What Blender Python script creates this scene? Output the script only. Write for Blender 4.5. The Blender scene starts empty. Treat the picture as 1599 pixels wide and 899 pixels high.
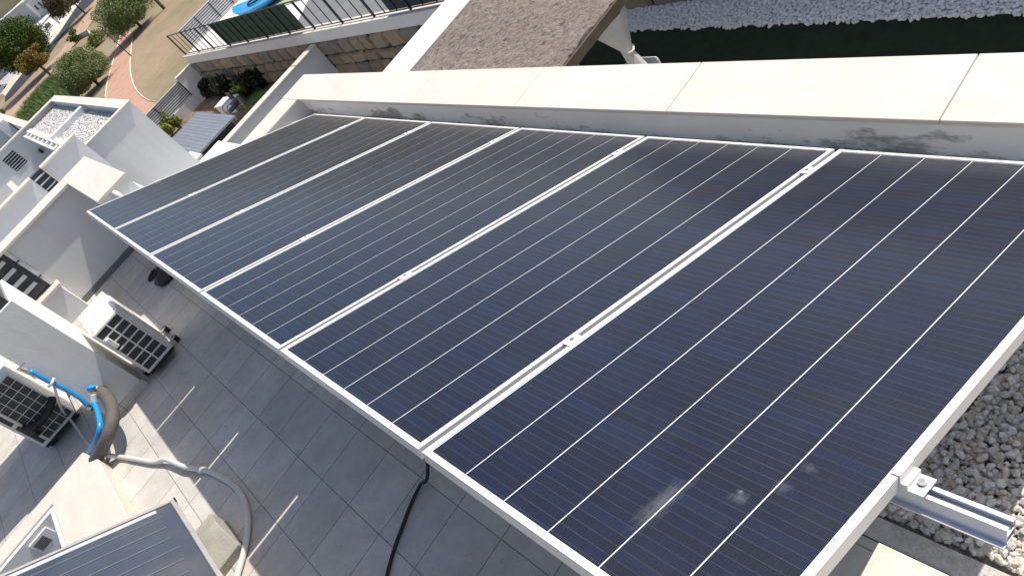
import bpy, bmesh, math, random
from mathutils import Vector, Matrix, noise
random.seed(7)
S = bpy.context.scene
COL = S.collection
# ------------------------------------------------------------------ camera
CAM = Vector((6.91490, -0.02262, 1.37062))
RM = [(0.6108612, 0.5738050, -0.5455239), (0.2047062, -0.7800580, -0.5912740), (-0.7648163, 0.2495142, -0.5939686)]           # rows: image right, image down, view direction
FPX, CX, CY = 1173.542, 799.5, 449.5
cd = bpy.data.cameras.new('camera'); cam = bpy.data.objects.new('camera', cd); COL.objects.link(cam)
m3 = Matrix((RM[0], [-a for a in RM[1]], [-a for a in RM[2]])).transposed()
cam.matrix_world = Matrix.Translation(CAM) @ m3.to_4x4()
cd.sensor_width = 36; cd.lens = FPX * 36 / 1599; cd.clip_start = 0.05; cd.clip_end = 8000
S.camera = cam
# ------------------------------------------------------------------ light
SUN = Vector((0.14, 1.03, 1.28)).normalized()
W = bpy.data.worlds.new('World'); S.world = W; W.use_nodes = True
nt = W.node_tree; bg = nt.nodes['Background']; sky = nt.nodes.new('ShaderNodeTexSky')
sky.sky_type = 'NISHITA'; sky.sun_disc = False
sky.sun_elevation = math.asin(SUN.z); sky.sun_rotation = math.atan2(SUN.x, SUN.y)
sky.air_density = 1.0; sky.dust_density = 2.6; sky.altitude = 100
nt.links.new(sky.outputs[0], bg.inputs[0]); bg.inputs[1].default_value = 0.12
sd = bpy.data.lights.new('sun', 'SUN'); sd.energy = 4.6; sd.angle = math.radians(0.53); sd.color = (1, 0.94, 0.86)
so = bpy.data.objects.new('sun', sd); COL.objects.link(so)
so.rotation_euler = SUN.to_track_quat('Z', 'Y').to_euler(); so.location = (0, 0, 30)
S.view_settings.view_transform = 'Standard'; S.view_settings.look = 'None'
S.view_settings.exposure = 0.24; S.view_settings.gamma = 1
S.render.engine = 'CYCLES'

# ------------------------------------------------------------------ survey helpers (image point -> real point on a real plane)
def ray(px, py):
    a, b = (px - CX) / FPX, (py - CY) / FPX
    return Vector([RM[0][i] * a + RM[1][i] * b + RM[2][i] for i in range(3)])
def gz(px, py, z):
    d = ray(px, py); return CAM + d * ((z - CAM.z) / d.z)
def gx(px, py, x):
    d = ray(px, py); return CAM + d * ((x - CAM.x) / d.x)
def gy(px, py, y):
    d = ray(px, py); return CAM + d * ((y - CAM.y) / d.y)

# ------------------------------------------------------------------ materials
MATS = {}
def newmat(name):
    m = bpy.data.materials.new(name); m.use_nodes = True; MATS[name] = m
    t = m.node_tree; return m, t, t.nodes['Principled BSDF']
def N(t, k, **kw):
    n = t.nodes.new(k)
    for a, v in kw.items(): setattr(n, a, v)
    return n
def ramp(t, fac, stops):
    r = N(t, 'ShaderNodeValToRGB'); e = r.color_ramp.elements
    while len(e) < len(stops): e.new(0.5)
    for i, (p, c) in enumerate(stops):
        e[i].position = p; e[i].color = (c[0], c[1], c[2], 1)
    t.links.new(fac, r.inputs[0]); return r.outputs[0]
def coords(t, scale=(1, 1, 1), rot=(0, 0, 0), loc=(0, 0, 0), kind='Object', world=False):
    mp = N(t, 'ShaderNodeMapping'); mp.inputs['Scale'].default_value = scale; mp.inputs['Rotation'].default_value = rot
    mp.inputs['Location'].default_value = loc
    if world:
        g = N(t, 'ShaderNodeNewGeometry'); t.links.new(g.outputs['Position'], mp.inputs[0])
    else:
        tc = N(t, 'ShaderNodeTexCoord'); t.links.new(tc.outputs[kind], mp.inputs[0])
    return mp.outputs[0]
def mix(t, fac, a, b, mode='MIX'):
    n = N(t, 'ShaderNodeMix', data_type='RGBA', blend_type=mode)
    for sock, v in ((n.inputs[0], fac), (n.inputs[6], a), (n.inputs[7], b)):
        if hasattr(v, 'is_output'): t.links.new(v, sock)
        elif isinstance(v, (int, float)): sock.default_value = v
        else: sock.default_value = (v[0], v[1], v[2], 1)
    return n.outputs[2]
def noise_(t, vec, scale, detail=5, rough=0.55):
    n = N(t, 'ShaderNodeTexNoise'); n.inputs['Scale'].default_value = scale; n.inputs['Detail'].default_value = detail
    n.inputs['Roughness'].default_value = rough; t.links.new(vec, n.inputs['Vector']); return n.outputs[0]
def bump(t, b, h, strength, dist=0.01):
    n = N(t, 'ShaderNodeBump'); n.inputs['Strength'].default_value = strength; n.inputs['Distance'].default_value = dist
    t.links.new(h, n.inputs['Height']); t.links.new(n.outputs[0], b.inputs['Normal'])
def plain(name, c, rough=0.6, metal=0.0, spots=None, nscale=6, amt=0.15, bmp=0.0, bscale=60, coat=0):
    m, t, b = newmat(name); v = coords(t, world=True)
    n = noise_(t, v, nscale)
    lo = tuple(x * (1 - amt) for x in c); hi = tuple(min(1, x * (1 + amt * .6)) for x in c)
    t.links.new(ramp(t, n, [(0.3, lo), (0.7, hi)]), b.inputs['Base Color'])
    b.inputs['Roughness'].default_value = rough; b.inputs['Metallic'].default_value = metal
    b.inputs['Coat Weight'].default_value = coat
    if bmp: bump(t, b, noise_(t, v, bscale, 4), bmp)
    return m
def stucco(name, c, stain=(0.45, 0.42, 0.38), amt=0.35, bmp=0.35):
    m, t, b = newmat(name); v = coords(t, world=True)
    n1 = noise_(t, v, 1.3, 6, .6); n2 = noise_(t, v, 9, 5, .6)
    base = ramp(t, n2, [(0.25, tuple(x * .93 for x in c)), (0.75, c)])
    msk = ramp(t, n1, [(0.52, (0, 0, 0)), (0.8, (1, 1, 1))])
    sc = N(t, 'ShaderNodeMath', operation='MULTIPLY'); sc.inputs[1].default_value = amt; t.links.new(msk, sc.inputs[0])
    t.links.new(mix(t, sc.outputs[0], base, tuple(c[i] * stain[i] * 2 if stain[i] < .5 else c[i] for i in range(3))), b.inputs['Base Color'])
    lk = b.inputs['Base Color'].links[0].from_socket
    vs = coords(t, world=True, scale=(5, 5, .45)); st = noise_(t, vs, 1.6, 6, .65)
    t.links.new(mix(t, 1, lk, ramp(t, st, [(.34, (.955, .95, .945)), (.55, (1, 1, 1))]), 'MULTIPLY'), b.inputs['Base Color'])
    b.inputs['Roughness'].default_value = 0.85
    a = noise_(t, v, 45, 6, .65); bump(t, b, a, bmp, .012)
    return m
M_ST = stucco('white_render', (0.70, 0.695, 0.68), amt=.12, bmp=.12)
M_STF = stucco('white_render_far', (.66, .665, .66), amt=.06, bmp=.1)
def coping_mat():
    m, t, b = newmat('limestone_coping'); v = coords(t, world=True)
    n1 = noise_(t, v, 1.1, 4, .5); n2 = noise_(t, v, 4, 7, .7)
    v2 = coords(t, world=True, scale=(1, 4, 1)); n3 = noise_(t, v2, 2.2, 6, .7)
    a = ramp(t, n1, [(0.35, (0.63, 0.60, 0.545)), (0.7, (0.60, 0.525, 0.45))])
    a = mix(t, .3, a, ramp(t, n3, [(0.35, (.56, .50, .43)), (.7, (.72, .69, .63))]))
    a = mix(t, ramp(t, n2, [(0.56, (0, 0, 0)), (0.8, (.40, .40, .40))]), a, (0.5, 0.42, 0.34))
    t.links.new(a, b.inputs['Base Color']); b.inputs['Roughness'].default_value = .6
    bump(t, b, noise_(t, v, 90, 4), .1, .004); return m
M_COP = coping_mat()
def parapet_inner():   # grey-stained render with damp marks at its foot
    m, t, b = newmat('damp_marked_render'); v = coords(t, world=True)
    sx = N(t, 'ShaderNodeSeparateXYZ'); t.links.new(v, sx.inputs[0])
    base = ramp(t, noise_(t, v, 3, 5), [(0.3, (.78, .78, .76)), (.7, (.84, .84, .82))])
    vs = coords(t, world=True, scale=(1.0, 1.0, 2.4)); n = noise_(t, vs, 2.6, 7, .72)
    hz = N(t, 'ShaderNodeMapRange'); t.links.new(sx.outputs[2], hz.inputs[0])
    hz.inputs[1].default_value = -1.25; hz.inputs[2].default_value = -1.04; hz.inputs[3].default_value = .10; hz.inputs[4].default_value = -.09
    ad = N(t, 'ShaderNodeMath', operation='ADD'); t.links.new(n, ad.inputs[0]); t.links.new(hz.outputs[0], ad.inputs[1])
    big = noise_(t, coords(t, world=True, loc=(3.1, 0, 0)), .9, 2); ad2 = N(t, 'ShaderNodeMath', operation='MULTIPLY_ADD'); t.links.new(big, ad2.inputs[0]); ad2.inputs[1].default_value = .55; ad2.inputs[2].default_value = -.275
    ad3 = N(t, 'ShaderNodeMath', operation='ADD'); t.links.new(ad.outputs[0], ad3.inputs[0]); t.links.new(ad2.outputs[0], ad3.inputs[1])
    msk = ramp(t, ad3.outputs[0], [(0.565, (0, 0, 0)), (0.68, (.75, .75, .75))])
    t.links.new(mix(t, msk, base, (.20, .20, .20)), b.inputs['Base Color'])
    b.inputs['Roughness'].default_value = .9; bump(t, b, noise_(t, v, 60, 5), .3, .008); return m
M_PIN = parapet_inner()
def brick_mat(name, c1, c2, mortar, w, h, msize, off=0.0, rot=(0, 0, 0), loc=(0, 0, 0), rough=.6, bmp=.3, smooth=.1, blotch=.12):
    m, t, b = newmat(name); v = coords(t, world=True, rot=rot, loc=loc)
    br = N(t, 'ShaderNodeTexBrick'); t.links.new(v, br.inputs['Vector']); br.offset = off; br.offset_frequency = 2; br.squash = 1
    br.inputs['Scale'].default_value = 1; br.inputs['Brick Width'].default_value = w; br.inputs['Row Height'].default_value = h
    br.inputs['Mortar Size'].default_value = msize; br.inputs['Mortar Smooth'].default_value = smooth; br.inputs['Bias'].default_value = 0
    for i, c in ((1, c1), (2, c2), (3, mortar)): br.inputs[i].default_value = (*c, 1)
    n = noise_(t, v, 2.2, 6, .6)
    bl = ramp(t, n, [(0.3, (1 - blotch,) * 3), (0.7, (1, 1, 1))])
    t.links.new(mix(t, 1.0, br.outputs[0], bl, 'MULTIPLY'), b.inputs['Base Color'])
    b.inputs['Roughness'].default_value = rough
    iv = N(t, 'ShaderNodeMath', operation='SUBTRACT'); iv.inputs[0].default_value = 1; t.links.new(br.outputs['Fac'], iv.inputs[1])
    bump(t, b, iv.outputs[0], bmp, .004); return m
def tile_mat():
    m = brick_mat('terrace_tile', (.72, .68, .61), (.61, .585, .53), (.31, .295, .27), .352, .3465, .0033, loc=(-1.455 % .352 * -1 + .352 * 40, .0875 + .3465 * 40, 0), rough=.55, bmp=.25, blotch=.2)
    t = m.node_tree; b = t.nodes['Principled BSDF']; old = b.inputs['Base Color'].links[0].from_socket
    v = coords(t, world=True); n = noise_(t, v, .9, 5, .65)
    warm = ramp(t, n, [(0.42, (1, 1, 1)), (0.66, (.97, .88, .81))])
    n2 = noise_(t, v, 7, 8, .75); mott = ramp(t, n2, [(.35, (.80, .81, .84)), (.65, (1.0, 1.0, 1.0))])
    t.links.new(mix(t, 1, mix(t, 1, old, warm, 'MULTIPLY'), mott, 'MULTIPLY'), b.inputs['Base Color'])
    return m
M_TILE = tile_mat()
M_ALU = plain('anodised_aluminium', (.70, .685, .66), .42, .1, amt=.03, nscale=20)
M_ALU2 = plain('rail_aluminium', (.60, .62, .66), .45, .35, amt=.06, nscale=12)
M_STEEL = plain('bolt_steel', (.6, .6, .6), .25, 1.0, amt=.05)
M_BACK = plain('white_backsheet', (.70, .72, .74), .25, 0, amt=.05, coat=1)
def cell_mat(name, smear):
    m, t, b = newmat(name)
    tc = N(t, 'ShaderNodeTexCoord'); sp = N(t, 'ShaderNodeSeparateXYZ'); t.links.new(tc.outputs['Object'], sp.inputs[0])
    def mth(op, a, bb=None):
        n = N(t, 'ShaderNodeMath', operation=op)
        for i, v in enumerate((a, bb)):
            if v is None: continue
            if hasattr(v, 'is_output'): t.links.new(v, n.inputs[i])
            else: n.inputs[i].default_value = v
        return n.outputs[0]
    row = mth('DIVIDE', sp.outputs[1], .0285); fr = mth('FRACT', row); idr = mth('FLOOR', row)
    col = mth('FLOOR', mth('DIVIDE', sp.outputs[0], .1695))
    oi = N(t, 'ShaderNodeObjectInfo')
    cb = N(t, 'ShaderNodeCombineXYZ'); t.links.new(idr, cb.inputs[1]); t.links.new(col, cb.inputs[0]); t.links.new(oi.outputs['Location'], cb.inputs[2])
    wn = N(t, 'ShaderNodeTexWhiteNoise', noise_dimensions='3D'); t.links.new(cb.outputs[0], wn.inputs['Vector'])
    vv = coords(t, scale=(1.5, 9, 1)); nz = noise_(t, vv, 1.6, 4)
    hue = mth('ADD', mth('MULTIPLY', wn.outputs[0], .55), mth('MULTIPLY', nz, .42))
    c = ramp(t, hue, [(0.25, (.0072, .0112, .0320)), (0.5, (.0088, .0112, .0225)), (0.8, (.0080, .0150, .0420))])
    line = mth('LESS_THAN', fr, .05)
    vd = coords(t); dv = noise_(t, vd, 3, 3); brk = mth('MULTIPLY', line, mth('ADD', mth('MULTIPLY', dv, 1.0), -.12))
    c = mix(t, brk, c, (.085, .09, .12))
    # fine conductor fingers
    fx = mth('FRACT', mth('DIVIDE', sp.outputs[0], .0168)); fl = mth('MULTIPLY', mth('LESS_THAN', fx, .07), .03)
    c = mix(t, fl, c, (.16, .17, .2))
    # grain
    gr = noise_(t, vd, 420, 2, .8); c = mix(t, mth('MULTIPLY', ramp(t, gr, [(.5, (0, 0, 0)), (.7, (1, 1, 1))]), .16), c, (.07, .10, .18))
    # dust
    du = noise_(t, vd, 2.2, 7, .7); dm = ramp(t, du, [(.45, (0, 0, 0)), (.8, (.02, .02, .02))])
    c = mix(t, dm, c, (.35, .38, .45))
    ed = N(t, 'ShaderNodeMapRange'); t.links.new(sp.outputs[1], ed.inputs[0]); ed.inputs[1].default_value = 1.98; ed.inputs[2].default_value = 2.13
    dn = noise_(t, coords(t, scale=(6, 2, 1)), 4, 6, .7)
    c = mix(t, mth('MULTIPLY', mth('MULTIPLY', ed.outputs[0], dn), .16), c, (.42, .40, .36))
    if smear:
        for (ex, ey, ra, rb, am) in smear:
            dx = mth('DIVIDE', mth('SUBTRACT', sp.outputs[0], ex), ra); dy = mth('DIVIDE', mth('SUBTRACT', sp.outputs[1], ey), rb)
            r = mth('SQRT', mth('ADD', mth('MULTIPLY', dx, dx), mth('MULTIPLY', dy, dy)))
            nn = noise_(t, coords(t, rot=(0, 0, .6), scale=(3, .8, 1)), 22, 7, .75)
            k = mth('ADD', mth('SUBTRACT', 1.0, r), mth('MULTIPLY', mth('SUBTRACT', nn, .5), 1.8))
            k = mth('MULTIPLY', ramp(t, k, [(.2, (0, 0, 0)), (1.0, (1, 1, 1))]), am)
            c = mix(t, k, c, (.55, .6, .68))
    t.links.new(c, b.inputs['Base Color'])
    b.inputs['Roughness'].default_value = .45; b.inputs['Specular IOR Level'].default_value = .08
    b.inputs['Coat Weight'].default_value = 1; b.inputs['Coat IOR'].default_value = 1.29
    b.inputs['Coat Tint'].default_value = (1, .97, .92, 1)
    rr = ramp(t, du, [(.3, (.10, .10, .10)), (.8, (.19, .19, .19))]); t.links.new(rr, b.inputs['Coat Roughness'])
    return m
M_CELL = cell_mat('solar_cells', None)
M_CELLN = cell_mat('solar_cells_smudged', [(.80, .345, .030, .030, .12), (.87, .50, .03, .02, .08), (.67, .235, .040, .13, .11), (.86, .42, .03, .03, .07), (.79, .36, .014, .010, .22)])
M_STONE = None
def rnd_island(name, stops, rough=.85, bmp=0):
    m, t, b = newmat(name); g = N(t, 'ShaderNodeNewGeometry')
    v = coords(t, world=True); n = noise_(t, v, 60, 4)
    c = ramp(t, g.outputs['Random Per Island'], stops)
    t.links.new(mix(t, 1, c, ramp(t, n, [(.3, (.75, .75, .75)), (.7, (1, 1, 1))]), 'MULTIPLY'), b.inputs['Base Color'])
    b.inputs['Roughness'].default_value = rough
    if bmp: bump(t, b, n, bmp, .004)
    return m
M_GRAV = rnd_island('crushed_stone', [(0, (.50, .46, .40)), (.3, (.66, .62, .56)), (.6, (.77, .74, .68)), (.85, (.62, .53, .42)), (1, (.54, .51, .47))], bmp=.3)
M_GRAVB = plain('gravel_bed', (.50, .47, .43), .95, amt=.5, nscale=60, bmp=.8)
def voro(name, c1, c2, gap, scale, bmp=1.0, dist=.05):
    m, t, b = newmat(name); v = coords(t, world=True)
    a = N(t, 'ShaderNodeTexVoronoi', feature='DISTANCE_TO_EDGE'); a.inputs['Scale'].default_value = scale; t.links.new(v, a.inputs['Vector'])
    cc = N(t, 'ShaderNodeTexVoronoi'); cc.inputs['Scale'].default_value = scale; t.links.new(v, cc.inputs['Vector'])
    col = mix(t, cc.outputs['Color'], c1, c2)
    e = ramp(t, a.outputs['Distance'], [(0.02, (0, 0, 0)), (0.14, (1, 1, 1))])
    t.links.new(mix(t, e, gap, col), b.inputs['Base Color']); b.inputs['Roughness'].default_value = .85
    bump(t, b, e, bmp, dist); return m
M_PEB = rnd_island('white_pebbles', [(0, (.78, .78, .77)), (.5, (.88, .88, .86)), (1, (.76, .76, .76))])
M_ROOFG = voro('white_roof_gravel', (.62, .61, .59), (.80, .79, .77), (.34, .335, .33), 10, 1, .06)
def masonry():
    m, t, b = newmat('rough_stone_masonry')
    v = coords(t, world=True, scale=(1.0, 1.0, 1.7)); nz = N(t, 'ShaderNodeTexNoise'); nz.inputs['Scale'].default_value = 1.5; t.links.new(v, nz.inputs['Vector'])
    vv = mix(t, .12, v, nz.outputs['Color'])
    a = N(t, 'ShaderNodeTexVoronoi', feature='DISTANCE_TO_EDGE'); a.inputs['Scale'].default_value = 1.45; a.inputs['Randomness'].default_value = .62; t.links.new(vv, a.inputs['Vector'])
    cc = N(t, 'ShaderNodeTexVoronoi'); cc.inputs['Scale'].default_value = 1.45; cc.inputs['Randomness'].default_value = .62; t.links.new(vv, cc.inputs['Vector'])
    sp = N(t, 'ShaderNodeSeparateColor'); t.links.new(cc.outputs['Color'], sp.inputs[0])
    col = ramp(t, sp.outputs[0], [(0, (.27, .20, .13)), (.35, (.33, .25, .17)), (.6, (.26, .22, .17)), (.8, (.21, .19, .165)), (1, (.36, .27, .17))])
    n = noise_(t, v, 14, 6, .7); col = mix(t, 1, col, ramp(t, n, [(.3, (.6, .6, .6)), (.7, (1.1, 1.1, 1.1))]), 'MULTIPLY')
    e = ramp(t, a.outputs['Distance'], [(0.004, (0, 0, 0)), (0.045, (1, 1, 1))])
    t.links.new(mix(t, e, (.035, .03, .025), col), b.inputs['Base Color']); b.inputs['Roughness'].default_value = .95
    ad = N(t, 'ShaderNodeMath', operation='MULTIPLY_ADD'); t.links.new(n, ad.inputs[0]); ad.inputs[1].default_value = .4; t.links.new(e, ad.inputs[2])
    bump(t, b, ad.outputs[0], 1, .08); return m
M_MAS = masonry()
M_DARK = plain('dark_louvre_glass', (.018, .028, .04), .25, amt=.4, coat=.4)
M_BLK = plain('black_rubber', (.012, .012, .014), .5, amt=.3)
M_SLAT = plain('pale_slat', (.62, .63, .64), .5, amt=.08)
M_AC = plain('cream_enamel', (.80, .77, .70), .4, amt=.05, nscale=9)
M_ACG = plain('fin_dark', (.055, .06, .058), .6, amt=.4, nscale=30)
M_BLUE = plain('blue_hose_plastic', (.015, .27, .62), .35, amt=.1, coat=.3)
M_INS = plain('grey_foam_insulation', (.115, .105, .10), .8, amt=.25, bmp=.5, bscale=80)
M_BRASS = plain('brass_fitting', (.62, .52, .42), .4, .6, amt=.2)
M_COND = plain('ribbed_conduit', (.62, .61, .58), .55, amt=.08)
M_CONC = plain('rough_concrete', (.55, .52, .47), .95, amt=.25, nscale=25, bmp=.9, bscale=70)
M_BLOCK = plain('cement_block', (.36, .34, .29), .9, amt=.2, bmp=.3)
def collector_mat():
    m, t, b = newmat('absorber_blue'); v = coords(t)
    n = noise_(t, v, 2.0, 4)
    t.links.new(ramp(t, n, [(.3, (.030, .045, .072)), (.55, (.05, .058, .075)), (.75, (.085, .083, .09))]), b.inputs['Base Color'])
    b.inputs['Roughness'].default_value = .4; b.inputs['Coat Weight'].default_value = 1; b.inputs['Coat Roughness'].default_value = .12; return m
M_COLL = collector_mat()
def thatch_mat():
    m, t, b = newmat('heather_thatch'); v = coords(t, world=True, scale=(14, 60, 30)); n = noise_(t, v, 1.5, 6, .7)
    v2 = coords(t, world=True); n2 = noise_(t, v2, 1.4, 4); n3 = noise_(t, v2, 55, 4, .8)
    c = ramp(t, n, [(.35, (.20, .155, .125)), (.5, (.36, .30, .26)), (.68, (.50, .43, .38))])
    c = mix(t, 1, c, ramp(t, n2, [(.3, (.82, .82, .82)), (.7, (1, 1, 1))]), 'MULTIPLY')
    c = mix(t, 1, c, ramp(t, n3, [(.35, (.6, .6, .6)), (.6, (1, 1, 1))]), 'MULTIPLY')
    t.links.new(c, b.inputs['Base Color']); b.inputs['Roughness'].default_value = .95; bump(t, b, n, 1, .03); return m
M_THAT = thatch_mat()
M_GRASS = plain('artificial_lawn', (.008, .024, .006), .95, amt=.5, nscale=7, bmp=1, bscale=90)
M_GRASSL = plain('bright_mat_lawn', (.12, .24, .05), .95, amt=.3, nscale=7, bmp=.6)
def drymat():
    m, t, b = newmat('dry_grass_ground'); v = coords(t, world=True)
    n = noise_(t, v, .12, 6, .6); n2 = noise_(t, v, 1.6, 7, .75)
    c = ramp(t, n, [(.35, (.20, .18, .085)), (.5, (.29, .22, .135)), (.65, (.345, .25, .165))])
    c = mix(t, 1, c, ramp(t, n2, [(.3, (.72, .74, .7)), (.7, (1.05, 1.05, 1.05))]), 'MULTIPLY')
    t.links.new(c, b.inputs['Base Color']); b.inputs['Roughness'].default_value = 1; bump(t, b, n2, .5, .1); return m
M_DRY = drymat()
M_PATH = plain('pink_paving', (.46, .27, .19), .9, amt=.14, nscale=1.2, bmp=.2)
M_KERB = plain('pale_kerb_stone', (.62, .56, .46), .9, amt=.15)
M_DIRT = plain('pinkish_dirt', (.42, .29, .21), 1, amt=.25, nscale=1.2)
M_ROAD = plain('asphalt', (.06, .06, .065), .95, amt=.2, nscale=2)
M_SOIL = plain('garden_soil', (.24, .17, .11), 1, amt=.35, nscale=5, bmp=.8)
M_HILL = plain('scrub_hill', (.075, .07, .04), 1, amt=.4, nscale=.02)
M_TERR = plain('pale_terrace_paving', (.70, .66, .62), .8, amt=.08)
M_GREYP = plain('grey_terrace_paving', (.17, .18, .18), .7, amt=.15, nscale=2)
M_FEN = plain('dark_fence_steel', (.03, .032, .038), .5, .3, amt=.2)
M_SCR = plain('green_windbreak_mesh', (.018, .055, .026), .85, amt=.4, nscale=9, bmp=.4)
M_SCB = plain('navy_windbreak_mesh', (.02, .03, .045), .85, amt=.4, nscale=9, bmp=.4)
M_GSL = plain('grey_fence_slats', (.58, .59, .60), .5, amt=.08)
M_GSL2 = plain('shadow_gap_backing', (.05, .055, .065), .7, amt=.1)
M_SHED = brick_mat('ribbed_grey_roofing', (.21, .23, .27), (.18, .20, .24), (.12, .13, .15), 9, .13, .02, rough=.5, bmp=1, smooth=.8)
M_SHEDW = plain('dark_shed_wall', (.05, .045, .042), .8, amt=.3)
M_CURT = plain('ivory_curtain_cloth', (.66, .63, .56), .9, amt=.08)
M_BARK = plain('tree_bark', (.12, .085, .06), .95, amt=.3, bmp=.6)
M_REDR = plain('red_tile_roof', (.26, .07, .045), .8, amt=.2, nscale=3)
M_CARW = plain('white_car_paint', (.75, .75, .76), .3, amt=.03, coat=.8)
M_GLS = plain('dark_window_glass', (.02, .025, .03), .1, amt=.2, coat=1)
M_FARW = plain('far_white_wall', (.62, .62, .62), .9, amt=.06, nscale=.6)
M_KAY = plain('blue_kayak_plastic', (.008, .30, .66), .3, amt=.1, coat=.6)
M_WOOD = plain('ochre_wood', (.45, .27, .08), .8, amt=.2)
def leaf(name, stops):
    m, t, b = newmat(name); g = N(t, 'ShaderNodeNewGeometry')
    t.links.new(ramp(t, g.outputs['Random Per Island'], stops), b.inputs['Base Color']); b.inputs['Roughness'].default_value = .7
    b.inputs['Specular IOR Level'].default_value = .25
    return m
L_OLIVE = leaf('olive_leaves', [(0, (.085, .12, .04)), (.5, (.15, .20, .07)), (1, (.25, .31, .13))])
L_DARK = leaf('dark_green_leaves', [(0, (.02, .045, .010)), (.5, (.045, .085, .015)), (1, (.11, .16, .02))])
L_AUT = leaf('autumn_leaves', [(0, (.14, .08, .02)), (.5, (.22, .15, .03)), (1, (.20, .19, .05))])
L_BRN = leaf('dull_brown_leaves', [(0, (.06, .05, .03)), (.5, (.11, .09, .05)), (1, (.16, .14, .08))])
L_REED = leaf('reed_leaves', [(0, (.055, .10, .03)), (.5, (.11, .17, .05)), (1, (.20, .26, .09))])
L_YEL = leaf('yellow_green_leaves', [(0, (.10, .12, .02)), (.5, (.17, .20, .03)), (1, (.25, .27, .05))])
L_BLK = leaf('dark_ivy_leaves', [(0, (.01, .018, .01)), (.6, (.02, .03, .018)), (1, (.05, .06, .05))])  # near-black leaf tones

# ------------------------------------------------------------------ mesh helpers
def link(name, bm, mat, parent=None, bevel=0, smooth=False, seg=1):
    me = bpy.data.meshes.new(name); bmesh.ops.recalc_face_normals(bm, faces=bm.faces[:])
    bm.to_mesh(me); bm.free(); o = bpy.data.objects.new(name, me); COL.objects.link(o)
    mats = mat if isinstance(mat, (list, tuple)) else [mat]
    for m in mats: me.materials.append(m)
    if smooth:
        for p in me.polygons: p.use_smooth = True
    if bevel:
        md = o.modifiers.new('bevel', 'BEVEL'); md.width = bevel; md.segments = seg; md.limit_method = 'ANGLE'; md.angle_limit = .8
    if parent: o.parent = parent; o.matrix_parent_inverse = parent.matrix_world.inverted() if False else Matrix()
    return o
def tag(o, label=None, cat=None, group=None, kind=None):
    if label: o['label'] = label
    if cat: o['category'] = cat
    if group: o['group'] = group
    if kind: o['kind'] = kind
    return o
def empty(name, label, cat, group=None, loc=(0, 0, 0)):
    o = bpy.data.objects.new(name, None); COL.objects.link(o); o.location = loc; o.empty_display_size = .1
    return tag(o, label, cat, group)
def box(bm, x0, x1, y0, y1, z0, z1, M=None, mi=0):
    vs = [bm.verts.new((x, y, z)) for x in (x0, x1) for y in (y0, y1) for z in (z0, z1)]
    if M is not None:
        for v in vs: v.co = M @ v.co
    for f in ((0, 1, 3, 2), (4, 6, 7, 5), (0, 4, 5, 1), (2, 3, 7, 6), (0, 2, 6, 4), (1, 5, 7, 3)):
        fc = bm.faces.new([vs[i] for i in f]); fc.material_index = mi
def bx(*a, M=None):
    bm = bmesh.new(); box(bm, *a, M=M); return bm
def prism(poly, z0, z1):
    bm = bmesh.new(); n = len(poly)
    a = [bm.verts.new((p[0], p[1], z0)) for p in poly]; b = [bm.verts.new((p[0], p[1], z1)) for p in poly]
    bm.faces.new(a); bm.faces.new(b)
    for i in range(n): bm.faces.new((a[i], a[(i + 1) % n], b[(i + 1) % n], b[i]))
    return bm
def sheet(poly):
    bm = bmesh.new(); bm.faces.new([bm.verts.new(p) for p in poly]); return bm
def quad3(pts, th, n=None):       # slab from 4 points, given thickness downwards along its normal
    bm = bmesh.new(); p = [Vector(q) for q in pts]
    nn = (p[1] - p[0]).cross(p[3] - p[0]).normalized() if n is None else Vector(n)
    a = [bm.verts.new(q) for q in p]; b = [bm.verts.new(q - nn * th) for q in p]
    bm.faces.new(a); bm.faces.new(b[::-1])
    for i in range(4): bm.faces.new((a[i], b[i], b[(i + 1) % 4], a[(i + 1) % 4]))
    return bm
def spline(pts, n=8):
    P = [Vector(p) for p in pts]; P = [P[0] * 2 - P[1]] + P + [P[-1] * 2 - P[-2]]; out = []
    for i in range(1, len(P) - 2):
        for k in range(n):
            t = k / n; a, b, c, d = P[i - 1:i + 3]
            out.append(.5 * ((2 * b) + (c - a) * t + (2 * a - 5 * b + 4 * c - d) * t * t + (3 * b - a - 3 * c + d) * t ** 3))
    out.append(P[-2]); return out
def tube(bm, pts, r, seg=10, rib=0, cap=True):
    rings = []; up = Vector((0, 0, 1)); prev = None
    for i, p in enumerate(pts):
        d = (pts[min(i + 1, len(pts) - 1)] - pts[max(i - 1, 0)]).normalized()
        x = (prev - d * prev.dot(d)) if prev is not None else d.cross(up if abs(d.z) < .9 else Vector((1, 0, 0)))
        x.normalize(); prev = x; y = d.cross(x)
        rr = (r[i] if isinstance(r, (list, tuple)) else r) * (1 + (rib if i % 2 else -rib))
        rings.append([bm.verts.new(p + (x * math.cos(2 * math.pi * k / seg) + y * math.sin(2 * math.pi * k / seg)) * rr) for k in range(seg)])
    for a, b in zip(rings, rings[1:]):
        for k in range(seg): bm.faces.new((a[k], a[(k + 1) % seg], b[(k + 1) % seg], b[k]))
    if cap: bm.faces.new(rings[0]); bm.faces.new(rings[-1])
def tb(pts, r, seg=10, n=8, rib=0):
    bm = bmesh.new(); tube(bm, spline(pts, n) if n else [Vector(p) for p in pts], r, seg, rib); return bm
_ico = None
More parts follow.
